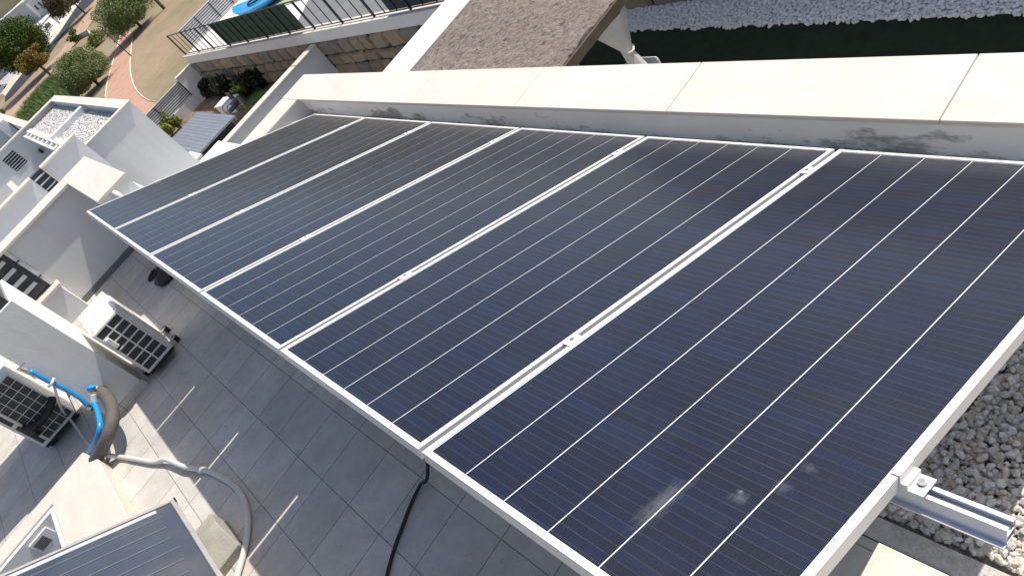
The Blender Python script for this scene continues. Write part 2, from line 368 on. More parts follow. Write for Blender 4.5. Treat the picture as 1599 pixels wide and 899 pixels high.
def stones(bm, spots, smin, smax, flat=.75):
    t = (1 + 5 ** .5) / 2
    base = [Vector(v).normalized() for v in ((-1, t, 0), (1, t, 0), (-1, -t, 0), (1, -t, 0), (0, -1, t), (0, 1, t), (0, -1, -t), (0, 1, -t), (t, 0, -1), (t, 0, 1), (-t, 0, -1), (-t, 0, 1))]
    F = ((0, 11, 5), (0, 5, 1), (0, 1, 7), (0, 7, 10), (0, 10, 11), (1, 5, 9), (5, 11, 4), (11, 10, 2), (10, 7, 6), (7, 1, 8), (3, 9, 4), (3, 4, 2), (3, 2, 6), (3, 6, 8), (3, 8, 9), (4, 9, 5), (2, 4, 11), (6, 2, 10), (8, 6, 7), (9, 8, 1))
    for (x, y, z) in spots:
        s = random.uniform(smin, smax)
        e = Matrix.Rotation(random.uniform(0, 6.28), 3, 'Z') @ Matrix.Rotation(random.uniform(-.7, .7), 3, 'X') @ Matrix.Rotation(random.uniform(-.7, .7), 3, 'Y')
        sc = Vector((s * random.uniform(.8, 1.35), s * random.uniform(.65, 1.0), s * random.uniform(.5, .85) * flat * 1.2))
        vs = []
        for v in base:
            q = v * random.uniform(.78, 1.15); q = Vector((q.x * sc.x, q.y * sc.y, q.z * sc.z)); vs.append(bm.verts.new(e @ q + Vector((x, y, z))))
        for f in F: bm.faces.new([vs[i] for i in f])
def scatter(x0, x1, y0, y1, sp, z, layers=2, test=None):
    out = []
    for l in range(layers):
        nx = int((x1 - x0) / sp); ny = int((y1 - y0) / sp)
        for i in range(nx):
            for j in range(ny):
                x = x0 + (i + random.random()) * sp; y = y0 + (j + random.random()) * sp
                if test is None or test(x, y): out.append((x, y, z - l * sp * .35 + random.uniform(-.2, .25) * sp))
    return out

# ================================================================== OUR ROOF TERRACE
FZ = -1.28
A_, B_, D_ = gz(128, 705, -1.15), gz(152, 716, -1.15), gz(80, 785, -1.15)
bm = bx(-3.3, D_.x, -6, .64, FZ - .2, FZ); box(bm, D_.x, 9, D_.y, .64, FZ - .2, FZ)
tag(link('terrace_floor', bm, M_TILE), kind='structure')
g = tag(link('gravel_bed', bx(-1.30, 9, .72, 2.42, FZ - .22, FZ - .025), M_GRAVB), kind='structure')
bm = bmesh.new()
sp = scatter(5.5, 7.6, .74, 2.34, .021, FZ + .006, 2)
sp += scatter(5.9, 7.6, .735, 1.6, .030, FZ + .017, 1)
stones(bm, sp, .0105, .020)
stones(bm, scatter(-1.25, 5.3, 1.75, 2.36, .05, FZ + .008, 1), .022, .036)
tag(link('gravel', bm, M_GRAV), 'loose grey and cream crushed stone covering the roof beside the solar panels', 'gravel', kind='stuff')
k = link('concrete_kerb', bx(-1.28, 9, .645, .72, FZ - .2, FZ + .012), M_CONC, bevel=.004)
tag(k, 'rough narrow concrete kerb between the terrace tiles and the roof gravel', 'kerb')

# parapet, its coping slabs
par = empty('parapet_wall', 'white rendered parapet with wide cream coping slabs and damp marks, behind the solar panels', 'parapet', loc=(0, 2.5, FZ))
def P(name, bm, mat, parent, **kw):
    o = link(name, bm, mat, parent, **kw); o.location = -Vector(parent.location); return o
PT = -1.02
P('wall', bx(-1.29, 12, 2.325, 2.66, -6.1, PT - .03), M_PIN, par)
P('return_wall', bx(-1.69, -1.29, .52, 2.66, -6.1, PT - .03), M_ST, par)
xs = [-1.71, 1.17, 2.615, 4.015, 5.48, 6.9, 8.4, 10, 12]
P('mortar_joints', bx(-1.27, 12, 2.31, 2.675, PT - .03, PT - .006), plain('grey_mortar', (.30, .27, .24), .95), par)
for a, b in zip(xs, xs[1:]):
    P('coping_slab', bx(a + (.003 if a > -1 else 0), b - .003, 2.295, 2.69, PT - .028, PT), M_COP, par, bevel=.003)
P('coping_slab', bx(-1.71, -1.275, .52, 2.293, PT - .03, PT - .0005), M_COP, par, bevel=.004)

# house body under the roof
hb = empty('terraced_house', 'white rendered house carrying the roof terrace and the solar panels', 'house', loc=(4, -2, -6.1))
P('wall', bx(-3.28, D_.x - .001, -6.05, .5, -6.1, FZ - .205), M_ST, hb)
P('wall', bx(D_.x, 9, D_.y + .001, .5, -6.1, FZ - .205), M_ST, hb)
P('wall', bx(D_.x, 9, -6.05, D_.y, -6.1, -3.2), M_ST, hb)
P('wall', bx(-1.28, 9, .5, 2.32, -6.1, FZ - .235), M_ST, hb)

# dividing wall with louvred window, X = -2.99 face
def coping_parts(root, rects, z):
    for (a, b, c, d) in rects: P('coping', bx(a, b, c, d, z - .035, z), M_COP, root, bevel=.004)
dw = empty('dividing_wall', 'tall white dividing wall with wide cream coping and louvred window, at the far end of the tiled terrace', 'wall', loc=(-3.1, 0, FZ))
P('wall', bx(-3.32, -2.99, -.84, .50, FZ - .6, -.275), M_ST, dw)
P('wall', bx(-3.32, -2.99, -5, -.84, FZ - .6, -.88), M_ST, dw)
P('pier', bx(-2.988, -1.17, .15, .49, FZ - .6, -.275), M_ST, dw)
coping_parts(dw, [(-3.37, -2.94, -5, .13), (-3.37, -1.15, .131, .51)], -.24)
P('skirting', bx(-2.99, -2.975, -.83, .15, FZ, FZ + .07), M_GREYP, dw)
w = P('window', bx(-3.25, -3.05, -5, -.84, -.86, -.275), M_DARK, dw)
fr = link('frame', bx(-3.05, -2.975, -.885, -.842, -.86, -.28), M_ST, w)
for i in range(4):
    z = -.325 - i * .128
    fr = link('slat', bx(-3.05, -3.02, -3, -.955, z - .045, z), M_SLAT, w)
for i in range(2):
    fr = link('catch', bx(-2.975, -2.96, -.90, -.845, -.44 - i * .27, -.43 - i * .27), M_BLK, w)
P('sill', bx(-3.05, -2.80, -5, -.80, -.90, -.865), M_COP, dw, bevel=.004)
P('apron', bx(-2.989, -2.83, -5, -.83, FZ, -.902), M_ST, dw)
P('shade_blocker', bx(-1.169, .6, .2, .49, FZ, -.445), M_ST, dw)  # unseen block added behind the panels to shade the floor beside them
P('drain_pipe', tb([(-1.145, .30, -.30), (-1.08, .30, -.34), (-1.07, .30, -.6)], .03, 10, 5), M_COND, dw, smooth=True)
P('socket_box', bx(-1.17, -1.13, .20, .26, -.42, -.34), M_SLAT, dw)

# stair pier with taps
sp_ = empty('stair_pier', 'white rendered pier with sunlit narrow end, carrying the water taps and pipes', 'wall', loc=(-.2, -1.05, FZ))
P('wall', bx(-.68, .15, -1.25, -.865, FZ - .05, .6 * 0 - .02), M_ST, sp_, bevel=.004)
P('upper_window', bx(-.66, .12, -1.24, -.885, -.019, .75), M_DARK, sp_)
P('skirting', bx(.1502, .163, -1.25, -.852, FZ, FZ + .075), M_TILE, sp_)

# upstand around a light well
lw = empty('light_well', 'low cream-topped upstand around a sunken light well in the bottom left corner', 'light well', loc=(1, -2, FZ))
P('upstand', prism([(A_.x, -4), (A_.x, A_.y), (B_.x, B_.y), (4.2, B_.y), (4.2, D_.y), (D_.x, D_.y), (D_.x, -4)], FZ + .001, -1.155), M_COP, lw, bevel=.005)
P('inner_wall', bx(D_.x + .001, D_.x + .05, -6, D_.y - .001, -3.19, -1.175), M_FARW, lw)
P('inner_wall', bx(D_.x + .05, 9, D_.y - .05, D_.y - .001, -3.19, -1.175), M_FARW, lw)
a_, b_ = gx(58, 853, D_.x + .05), gx(100, 838, D_.x + .05)
vb = P('vent_box', bx(D_.x + .051, D_.x + .075, a_.y - .02, b_.y + .02, b_.z - .02, a_.z + .06), M_SLAT, lw, bevel=.004)
for i in range(8):
    zz = a_.z + .03 - i * .011; link('grille_bar', bx(D_.x + .0751, D_.x + .08, a_.y, a_.y + .10, zz, zz + .005), M_ACG, vb)

# ------------------------------------------------------------------ solar array
PITCH, PW, PL, TILT = 1.05, 1.03, 2.14, math.radians(23.628)
RT = Matrix.Rotation(-TILT, 4, 'X')
FT, FB = .038, .018      # frame depth, frame face width
SPOT = ['farthest solar panel, against the left parapet return', 'second solar panel from the far end, mirroring a dark green patch', 'third solar panel from the far end', 'fourth solar panel from the far end, third nearest to the gravel', 'fifth solar panel from the far end, next to the smudged one', 'nearest solar panel, with pale smudges, beside the crushed stone']
def make_panel():
    r = empty('solar_module', SPOT[0], 'solar panel', 'solar panels in one tilted row')
    bm = bmesh.new()
    for (a, b, c, d) in ((0, PW, 0, FB), (0, PW, PL - FB, PL), (0, FB, FB + .0005, PL - FB - .0005), (PW - FB, PW, FB + .0005, PL - FB - .0005)):
        box(bm, a, b, c, d, -.0015, 0)
    for (a, b, c, d) in ((0, PW, 0, .004), (0, PW, PL - .004, PL), (0, .004, .004, PL - .004), (PW - .004, PW, .004, PL - .004)):
        box(bm, a, b, c, d, -FT, -.0016)
    # raised outer lip
    link('frame', bm, M_ALU, r)
    link('glass_sheet', bx(FB - .006, PW - FB + .006, FB - .006, PL - FB + .006, -.008, -.0029), M_BACK, r)
    bm = bmesh.new(); cw = (PW - 2 * FB - .004) / 6; g_ = .0030
    for i in range(6):
        x = FB + .002 + i * cw
        box(bm, x + g_ / 2, x + cw - g_ / 2, FB + .003, PL - FB - .003, -.0034, -.0026)
    link('cells', bm, M_CELL, r)
    link('junction_box', bx(PW / 2 - .06, PW / 2 + .06, .12, .2, -.03, -.009), M_BLK, r)
    return r
p0 = make_panel(); panels = []
for i in range(6):
    if i == 0: o = p0
    else:
        o = p0.copy(); COL.objects.link(o)
        for ch in p0.children:
            c = ch.copy(); COL.objects.link(c); c.parent = o
            if i == 5 and ch.name.startswith('cells'):
                c.data = ch.data.copy(); c.data.materials[0] = M_CELLN
    o.location = (i * PITCH + .01, 0, 0); o.rotation_euler = (-TILT, 0, 0); o['label'] = SPOT[i]; panels.append(o)
def loc(s, n=0, x=0):      # point on the tilted plane
    return RT @ Vector((x, s, n))
RAILS = (.60, 1.92)
def rail(s, x1, label):
    bm = bmesh.new(); h = .042; w_ = .04; t_ = .0035; z1 = -FT - .002
    for (y0, y1, a, b) in ((-w_ / 2, -w_ / 2 + t_, -h, 0), (w_ / 2 - t_, w_ / 2, -h, 0), (-w_ / 2 + t_, w_ / 2 - t_, -h, -h + t_), (-w_ / 2 + t_, w_ / 2 - t_, -h * .55, -h * .55 + t_)):
        box(bm, -.06, x1, s + y0, s + y1, z1 + a, z1 + b)
    box(bm, -.06, x1, s - w_ / 2 + t_, s - w_ / 2 + t_ + .008, z1 - t_, z1); box(bm, -.06, x1, s + w_ / 2 - t_ - .008, s + w_ / 2 - t_, z1 - t_, z1)
    # outer shelf flange low on the down-hill... side
    box(bm, -.06, x1, s - w_ / 2 - .012, s - w_ / 2, z1 - h, z1 - h + t_)
    o = link('mounting_rail', bm, M_ALU2); o.rotation_euler = (-TILT, 0, 0)
    return tag(o, label, 'mounting rail', 'rails under the solar panels')
rail(RAILS[0], 6.49, 'upper aluminium channel rail whose open end sticks out over the gravel')
rail(RAILS[1], 6.49, 'lower aluminium rail under the panel edge near the parapet')
def clamp(i, s, end, label):
    r = empty('panel_clamp', label, 'clamp', 'aluminium clamps holding the solar panels')
    r.rotation_euler = (-TILT, 0, 0)
    if not end:
        x = i * PITCH; r.location = loc(s, 0, x)
        link('plate', bx(-.022, .022, -.03, .03, .0012, .004), M_ALU, r, bevel=.001)
        link('web', bx(-.008, .008, -.03, .03, -FT, .001), M_ALU2, r)
    else:
        sg = 1 if end > 0 else -1; x = (6 * PITCH - .01) if sg > 0 else .01; r.location = loc(s, 0, x)
        def b_(a, b, c, d, e, f): return bx(min(a * sg, b * sg), max(a * sg, b * sg), c, d, e, f)
        link('plate', b_(-.016, .004, -.03, .03, .001, .0045), M_ALU, r, bevel=.001)
        link('web', b_(.0006, .004, -.03, .03, -.033, .001), M_ALU, r)
        link('foot', b_(.004, .05, -.03, .03, -.033, -.028), M_ALU, r, bevel=.001)
        link('step', b_(.004, .018, -.03, .03, -.028, -.016), M_ALU, r, bevel=.001)
    bm = bmesh.new()
    cx_ = 0 if not end else .033 * sg; cz = .0041 if not end else -.028
    tube(bm, [Vector((cx_, 0, cz)), Vector((cx_, 0, cz + .002))], .0105 if end else .008, 14); tube(bm, [Vector((cx_, 0, cz + .002)), Vector((cx_, 0, cz + (.004 if not end else .012)))], .0075 if end else .005, 6 if not end else 12)
    link('bolt', bm, M_STEEL, r)
ORD = ['first', 'second', 'third', 'fourth', 'fifth']
for i in range(1, 6):
    for s, nm in ((RAILS[0], 'terrace'), (RAILS[1], 'parapet')):
        clamp(i, s, 0, 'flat clamp on the %s seam from the far end, on the %s side' % (ORD[i - 1], nm))
for s, nm in ((RAILS[0], 'terrace'), (RAILS[1], 'parapet')):
    clamp(0, s, -1, 'end clamp on the farthest panel edge, %s side' % nm)
clamp(6, RAILS[0], 1, 'stepped end clamp with bolt where the rail leaves the nearest panel')
clamp(6, RAILS[1], 1, 'end clamp on the nearest panel edge, parapet side')
# triangular supports below each seam
for i in range(7):
    x = min(max(i * PITCH, .06), 5.75)
    r = empty('support_frame', 'aluminium triangle frame under the %s' % (['far edge of the row', 'first panel seam', 'second panel seam', 'third panel seam', 'fourth panel seam', 'fifth panel seam', 'near edge of the row'][i]), 'support frame', 'triangle frames under the solar panels', loc=(x, 1, FZ))
    bm = bmesh.new(); box(bm, x - .02, x + .02, .33, 2.05, -.118, -.080, M=RT); P('sloping_bar', bm, M_ALU2, r)
    a = loc(.62, -.118); P('post', bx(x - .018, x + .018, a.y - .02, a.y + .02, FZ, a.z - .002), M_ALU2, r)
    a = loc(1.95, -.118); P('post', bx(x - .018, x + .018, a.y - .02, a.y + .02, FZ - .02, a.z - .002), M_ALU2, r)

# masonry pier with cream cap beside the array
pier = empty('masonry_pier', 'short pier with a sunlit smooth cream cap below the projecting rail', 'pier', loc=(6.6, .3, FZ))
P('cap', bx(6.278, 6.62, -.3, .402, -.36, -.32), M_COP, pier, bevel=.003)
P('shaft', bx(6.42, 6.6, -.28, .33, FZ, -.362), M_ST, pier)

bm = bmesh.new()
stones(bm, [(random.uniform(-2.5, 6), random.uniform(-1.6, .5), FZ + .003) for _ in range(90)] + [(random.gauss(4.35, .12), random.gauss(-.35, .08), FZ + .003) for _ in range(14)], .003, .009)
tag(link('grit', bm, M_GRAV), 'scattered pale grit on the terrace tiles', 'grit', kind='stuff')
# ------------------------------------------------------------------ pipes, hoses
def tp(px, py, x): return gx(px, py, x)
bh = empty('blue_hose', 'bright blue water hose clipped to the white pier, running from tap to tap', 'hose', loc=(.2, -1.2, FZ))
P('tube', tb([tp(46, 579, .19), tp(78, 596, .20), tp(82, 598, .20), tp(110, 612, .2), tp(126, 622, .21), tp(137, 633, .22)], .020, 12, 8), M_BLUE, bh, smooth=True)
c1 = tp(80, 597, .20)
P('clip', tb([c1 + Vector((0, -.035, -.006)), c1 + Vector((.03, 0, 0)), c1 + Vector((0, .04, .006))], .012, 8, 4), M_COND, bh, smooth=True)
bh2 = empty('blue_hose', 'blue hose curving from the tap joint down behind the light well upstand', 'hose', loc=(.2, -1.2, FZ))
P('tube', tb([gx(147, 628, .24), gz(154, 648, -1.02), gz(156, 668, -1.04), gz(149, 690, -1.11), gz(138, 708, -1.20)], .023, 12, 8), M_BLUE, bh2, smooth=True)
def fitting(lbl, pts):
    r = empty('water_tap', lbl, 'tap', loc=pts[0][0])
    for nm, (p, q, rad, mt) in zip(('stem', 'body', 'nut', 'handle'), pts):
        P(nm, tb([p, q], rad, 10, 0), mt, r, smooth=False)
v0 = gx(40, 577, .15)
fitting('small brass tap at the upper end of the blue hose', [(v0, v0 + Vector((.05, 0, 0)), .013, M_BRASS), (v0 + Vector((.04, -.01, .05)), v0 + Vector((.04, 0, -.06)), .014, M_BRASS), (v0 + Vector((.04, 0, -.06)), v0 + Vector((.04, 0, -.09)), .02, M_STEEL), (v0 + Vector((.06, -.02, .06)), v0 + Vector((.06, .05, .05)), .010, M_STEEL)])
v1 = gx(144, 612, .15)
fitting('thick white-banded brass joint where the blue hose meets the pier foot', [(v1, v1 + Vector((.09, 0, 0)), .030, M_BRASS), (v1 + Vector((.06, .0, .05)), v1 + Vector((.07, .0, -.04)), .026, M_STEEL), (gx(143, 608, .2), gx(142, 603, .2), .034, M_BLUE), (gx(145, 616, .23), gx(147, 627, .24), .026, M_SLAT)])
v2 = gx(137, 634, .2)
fitting('small dark valve at the lower end of the clipped blue hose', [(v2 - Vector((.05, 0, 0)), v2, .012, M_BRASS), (v2 + Vector((0, 0, .03)), v2 - Vector((0, 0, .03)), .022, M_STEEL), (v2 - Vector((0, 0, .02)), v2 - Vector((0, 0, .05)), .018, M_BLK), (v2, v2 + Vector((.03, -.01, 0)), .014, M_SLAT)])
ip = empty('insulated_pipe', 'thick grey foam-covered pipe arching from the pier to the light well', 'pipe', loc=(.2, -1.2, FZ))
P('foam', tb([gx(152, 611, .16), gx(161, 613, .20), gz(172, 628, -1.01), gz(176, 650, -1.03), gz(171, 675, -1.07), gz(160, 698, -1.13), gz(149, 718, -1.19)], .051, 16, 8), M_INS, ip, smooth=True)
P('collar', tb([gx(148, 609, .155), gx(152, 611, .165)], .045, 12, 0), M_SLAT, ip)
cz = -1.255
cpts = [gz(x, y, cz) for x, y in [(163, 706), (175, 714), (190, 713), (215, 717), (240, 721), (262, 719), (280, 726), (295, 731)]]
cpts = [Vector((p.x, p.y, cz + (.05 if i < 2 else .0 if i < 5 else .02))) for i, p in enumerate(cpts)]
cpts += [gz(x, y, cz) for x, y in [(320, 734), (345, 744), (368, 760), (381, 780), (387, 805), (386, 835), (380, 865), (371, 896), (362, 930)]]
cd_ = empty('conduit', 'pale ribbed plastic conduit snaking over the terrace tiles', 'conduit', loc=(2, -1, FZ))
P('tube', tb(cpts, .018, 12, 14, rib=.05), M_COND, cd_, smooth=True)
P('joint', tb([gz(313, 733, cz), gz(318, 733.5, cz)], .026, 12, 0), M_SLAT, cd_)
th = empty('thin_grey_cable', 'thin grey cable dropping down the pier and across the shaded tiles', 'cable', loc=(0, -1.3, FZ))
P('tube', tb([gx(84, 598, .19), gx(88, 615, .16), gz(97, 640, -1.05), gz(110, 655, -1.2), gz(130, 683, FZ + .01), gz(141, 696, FZ + .01), gz(150, 712, FZ + .02)], .011, 8, 8), M_COND, th, smooth=True)
bc = empty('black_cable', 'black cable hanging from the panels onto the shaded tiles', 'cable', loc=(4, -.3, FZ))
P('sheath', tb([(3.75, .6, -.5), (3.72, .3, -1.0), gz(668, 733, FZ + .09), gz(656, 757, FZ + .03), gz(641, 788, FZ + .011), gz(627, 825, FZ + .011), gz(615, 858, FZ + .011), gz(604, 899, FZ + .011), gz(596, 950, FZ + .011)], .0095, 10, 8), M_BLK, bc, smooth=True)

# ------------------------------------------------------------------ air conditioners
def ac(x0, x1, y0, y1, z0, z1, label, cols, rows, lower=False):
    r = empty('air_conditioner', label, 'air conditioner', loc=(x1, (y0 + y1) / 2, z0))
    P('casing', bx(x0, x1, y0, y1, z0 + .03, z1), M_AC, r, bevel=.008, seg=2)
    P('base_tray', bx(x0 + .01, x1 - .01, y0 + .01, y1 - .01, z0, z0 + .029), M_BLK, r)
    gb = P('coil_panel', bx(x1, x1 + .004, y0 + (.09 if lower else .025), y1 - (.012 if lower else .04), z0 + .06, z1 - .02), M_ACG, r)
    bm = bmesh.new(); ya, yb = y0 + (.085 if lower else .02), y1 - (.008 if lower else .035); za, zb = z0 + .055, z1 - .015; t_ = .0028 if lower else .006
    for i in range(cols + 1):
        y = ya + (yb - ya) * i / cols; box(bm, x1 + .004, x1 + .012, y - t_, y + t_, za, zb)
    for j in range(rows + 1):
        z = za + (zb - za) * j / rows; box(bm, x1 + .0042, x1 + .0118, ya, yb, z - t_, z + t_)
    link('guard', bm, M_AC if not lower else M_COND, gb)
    return r
a1 = ac(-.43, .25, -.77, -.47, -1.22, -.625, 'cream air conditioner unit standing on black rubber feet beside the pier', 2, 7)
P('handle', bx(.256, .285, -.74, -.70, -.83, -.72), M_AC, a1, bevel=.004)
P('cover_notch', bx(.10, .252, -.475, -.452, -.70, -.60), M_COND, a1)
bm = bmesh.new()
cc = Vector((-.12, -.462, -.92))
for rr in (.08, .13, .18, .22):
    ring = [cc + Vector((math.cos(a * math.pi / 16) * rr, 0, math.sin(a * math.pi / 16) * rr)) for a in range(33)]
    tube(bm, ring, .004, 6, cap=False)
box(bm, -.37, .13, -.47, -.462, -1.16, -.68)
P('fan_guard', bm, M_AC, a1)
for (x, y) in ((-.31, -.42), (.02, -.42), (-.31, -.80), (.02, -.80)): P('rubber_foot', bx(x - .02, x + .03, y - .02, y + .02, FZ, -1.222), M_BLK, a1)
for x in (-.30, .03): P('foot_rail', bx(x, x + .02, -.81, -.41, -1.232, -1.221), M_ALU2, a1)
for yy in (-.70, -.62, -.54): P('top_seam', bx(-.41, .23, yy - .002, yy + .002, -.6249, -.6225), M_COND, a1)
for (x, y) in ((-.39, -.735), (-.37, -.71), (.2, -.74), (.2, -.5)): P('screw', bx(x - .006, x + .006, y - .006, y + .006, -.6249, -.621), M_BLK, a1)
a2 = ac(-1.3, -.5, -1.86, -1.47, -1.22, -.52, 'second air conditioner unit with lower slots and black pipe, behind the pier', 4, 8, True)
P('slot', bx(-.4999, -.494, -1.835, -1.80, -.85, -.62), M_ACG, a2)
P('slot', bx(-.4999, -.494, -1.835, -1.80, -1.15, -.89), M_ACG, a2)
for (x, y) in ((-1.2, -1.82), (-.65, -1.82), (-1.2, -1.53), (-.65, -1.53)): P('rubber_foot', bx(x - .03, x + .03, y - .03, y + .03, FZ, -1.222), M_BLK, a2)
bp_ = empty('black_pipe', 'thick black wrapped pipe looping over the second air conditioner', 'pipe', loc=(-.6, -1.8, FZ))
P('wrap', tb([gx(82, 620, -.47), gx(80, 630, -.44), gx(73, 645, -.43), gx(63, 658, -.43), gx(50, 667, -.43), gx(36, 669, -.45)], .034, 12, 8), M_BLK, bp_, smooth=True)
P('tail', tb([gx(48, 668, -.43), gx(55, 674, -.43), gx(60, 677, -.45)], .022, 10, 6), M_BLK, bp_, smooth=True)

# ------------------------------------------------------------------ black bag
bag = empty('black_bag', 'small black bag with looped strap lying at the edge of the panels', 'bag', loc=(-1.5, -.05, FZ))
bm = bmesh.new()
bmesh.ops.create_icosphere(bm, subdivisions=3, radius=1)
for v in bm.verts:
    n_ = noise.noise(v.co * 1.7) * .25
    v.co = Vector((v.co.x * .13, v.co.y * .17, v.co.z * .075)) * (1 + n_)
    v.co.z = max(v.co.z, -.05)
    v.co += Vector((-1.28, .0, FZ + .052))
P('pouch', bm, M_BLK, bag, smooth=True)
q = [gz(x, y, FZ + .02) for x, y in [(252, 424), (244, 420), (237, 427), (233, 437), (238, 434), (244, 428), (247, 418)]]
P('strap', tb([(p.x, p.y, p.z) for p in q], .018, 8, 6), M_BLK, bag, smooth=True)

# ------------------------------------------------------------------ solar water collector
CT = math.radians(35)
sc = empty('solar_water_collector', 'dark blue ribbed solar water collector tilted in the bottom left corner', 'solar collector', loc=gz(272, 777, -.98))
sc.rotation_euler = (-CT, 0, 0)
cw, cl = 1.28, 2.1
bm = bmesh.new()
for (a, b, c, d) in ((0, cw, -.028, 0), (0, cw, -cl, -cl + .03), (0, .022, -cl + .03, -.028), (cw - .022, cw, -cl + .03, -.028)): box(bm, a, b, c, d, -.09, 0)
link('frame', bm, plain('weathered_grey_frame', (.36, .35, .34), .55, .1, amt=.15), sc, bevel=.003)
link('glass', bx(.022, cw - .022, -cl + .03, -.028, -.03, -.012), M_COLL, sc)
M_RIB = plain('absorber_rib', (.13, .15, .18), .5)
for i in range(9):
    x = .13 + i * .125; link('rib', bx(x - .004, x + .004, -cl + .06, -.10 - .012 * (i % 3), -.0118, -.0095), M_RIB, sc)
link('header_strip', bx(.03, .065, -cl + .05, -.12, -.0118, -.008), M_ALU2, sc)
link('corner_cap', bx(-.004, .05, -.006, .004, -.03, .003), M_BLK, sc)
st = empty('collector_stand', 'aluminium stand legs under the solar water collector', 'stand', loc=(3, -2, FZ))
for xx in (2.45, 3.55):
    P('leg', bx(xx - .02, xx + .02, -2.62, -2.58, FZ, -.08), M_ALU2, st); P('leg', bx(xx - .02, xx + .02, -1.25, -1.21, FZ, -1.0), M_ALU2, st)
tb_ = gz(328, 800, -1.14); 
cb = empty('cement_block', 'wedge-topped cement block beside the corner of the blue collector', 'block', loc=(tb_.x, tb_.y, FZ))
bm = bmesh.new()
x0, x1, y0, y1 = tb_.x, tb_.x + .34, tb_.y - .2, tb_.y
vs = [bm.verts.new(p) for p in [(x0, y0, FZ), (x1, y0, FZ), (x1, y1, FZ), (x0, y1, FZ), (x0, y0, -1.14), (x0 + .17, y0, -1.13), (x1, y0, -1.22), (x0, y1, -1.14), (x0 + .17, y1, -1.13), (x1, y1, -1.22)]]
for f in ((0, 1, 2, 3), (4, 5, 8, 7), (5, 6, 9, 8), (0, 4, 7, 3), (1, 2, 9, 6), (0, 1, 6, 5, 4), (3, 7, 8, 9, 2)): bm.faces.new([vs[i] for i in f])
P('block', bm, M_BLOCK, cb, bevel=.004)

# ================================================================== NEIGHBOUR HOUSES
def louvre(root, x, y0, y1, z0, z1, n, slatw, end='right'):
    w = P('window', bx(x - .2, x - .06, y0, y1, z0, z1), M_DARK, root)
    for i in range(n):
        z = z1 - (i + .75) * (z1 - z0) / (n + .3); link('slat', bx(x - .06, x - .01, y0 + .008, y1 - .012, z - slatw / 2, z + slatw / 2), M_SLAT, w)
hA = empty('terraced_house', 'white terraced house next door, with cream copings and a slatted window opening', 'house', loc=(-7, 0, -6.1))
P('wall', bx(-9.25, -3.4, -6, .985, -6.1, -2.0), M_STF, hA)
P('wall', bx(-9.21, -9.02, .16, .985, -2.0, -.775), M_STF, hA)
P('wall', bx(-9.22, -9.02, -6, -.09, -2.0, -.775), M_STF, hA)
P('wall', bx(-9.22, -9.02, -.089, .159, -2.0, -1.14), M_STF, hA)
coping_parts(hA, [(-9.24, -8.965, .16, 1.0)], -.745)
coping_parts(hA, [(-9.26, -8.965, -6, -.09)], -.745)
louvre(hA, -9.0, -.089, .159, -1.135, -.76, 3, .020)
P('jamb', bx(-9.02, -8.97, .161, .185, -1.14, -.78), M_COP, hA)
P('low_roof', bx(-10.1, -3.4, .99, 2.88, -3.2, -2.95), M_STF, hA)
P('wall', bx(-9.9, -3.4, 1.0, 2.7, -6.1, -3.201), M_STF, hA)
hB = empty('terraced_house', 'white house with gravelled flat roof split by a low wall', 'house', loc=(-15, 1, -6.1))
bt = -1.16
P('wall', bx(-10.21, -10.03, .93, 2.25, -6.1, bt - .01), M_STF, hB)
P('wall', bx(-20.3, -10.212, .93, 2.05, -6.1, -1.52), M_STF, hB)
P('wall', bx(-20.3, -10.212, 2.051, 2.25, -6.1, bt - .01), M_STF, hB)
P('wall', bx(-20.3, -20.0, .93, 2.05, -1.519, bt - .01), M_STF, hB)
P('wall', bx(-14.95, -14.6, .96, 2.05, -1.519, bt - .04), M_STF, hB)
P('wall', bx(-20.0, -10.212, .93, 1.03, -1.519, bt - .12), M_STF, hB)
P('coping', bx(-20.34, -9.985, 2.03, 2.27, bt - .009, bt), M_COP, hB)
P('coping', bx(-10.2, -9.985, .93, 2.029, bt - .009, bt), M_COP, hB)
P('coping', bx(-20.34, -19.85, .93, 2.029, bt - .009, bt), M_COP, hB)
P('roof_gravel', bx(-20.0, -10.212, 1.031, 2.05, -1.518, -1.33), M_ROOFG, hB)
P('wall', bx(-20.0, -10.3, -6, .92, -6.1, -2.45), M_STF, hB)
P('pergola_beam', bx(-19.4, -12.6, .86, .93, -1.30, -1.22), M_COP, hB)
P('pergola_beam', bx(-19.2, -13.2, .70, .76, -1.30, -1.24), M_STF, hB)
for i in range(8): P('pergola_slat', bx(-19.0 + i * .8, -18.75 + i * .8, .76, .86, -1.31, -1.235), M_STF, hB)
# wall at X=-20 with louvres (third house)
hC = empty('terraced_house', 'third white terraced house along, with a six-slat louvred opening', 'house', loc=(-22, -1, -6.1))
P('wall', bx(-20.25, -20.05, .23, 1.17, -3, -1.21), M_STF, hC)
P('wall', bx(-20.25, -20.05, -.2, .229, -3, -1.86), M_STF, hC)
P('wall', bx(-20.25, -20.05, -.2, .229, -1.38, -1.21), M_STF, hC)
P('wall', bx(-20.25, -20.05, -8, -.201, -3, -1.21), M_STF, hC)
louvre(hC, -20.02, -.2, .229, -1.86, -1.38, 6, .016)
P('coping', bx(-20.3, -19.98, -8, 1.17, -1.209, bt - .002), M_COP, hC)
P('wall', bx(-34, -20.26, -8, 1.3, -6.1, -3.0), M_STF, hC)
P('front_parapet', bx(-34, -20.26, .95, 1.17, -3.0, -1.25), M_STF, hC)
P('coping', bx(-34, -20.3, .93, 1.17, -1.249, bt - .002), M_COP, hC)
P('dividing_wall', bx(-34.3, -34.01, -8, 1.3, -6.1, -1.2), M_STF, hC)
P('pier', bx(-26.3, -24.6, .6, .9, -3, -1.0), M_STF, hC)
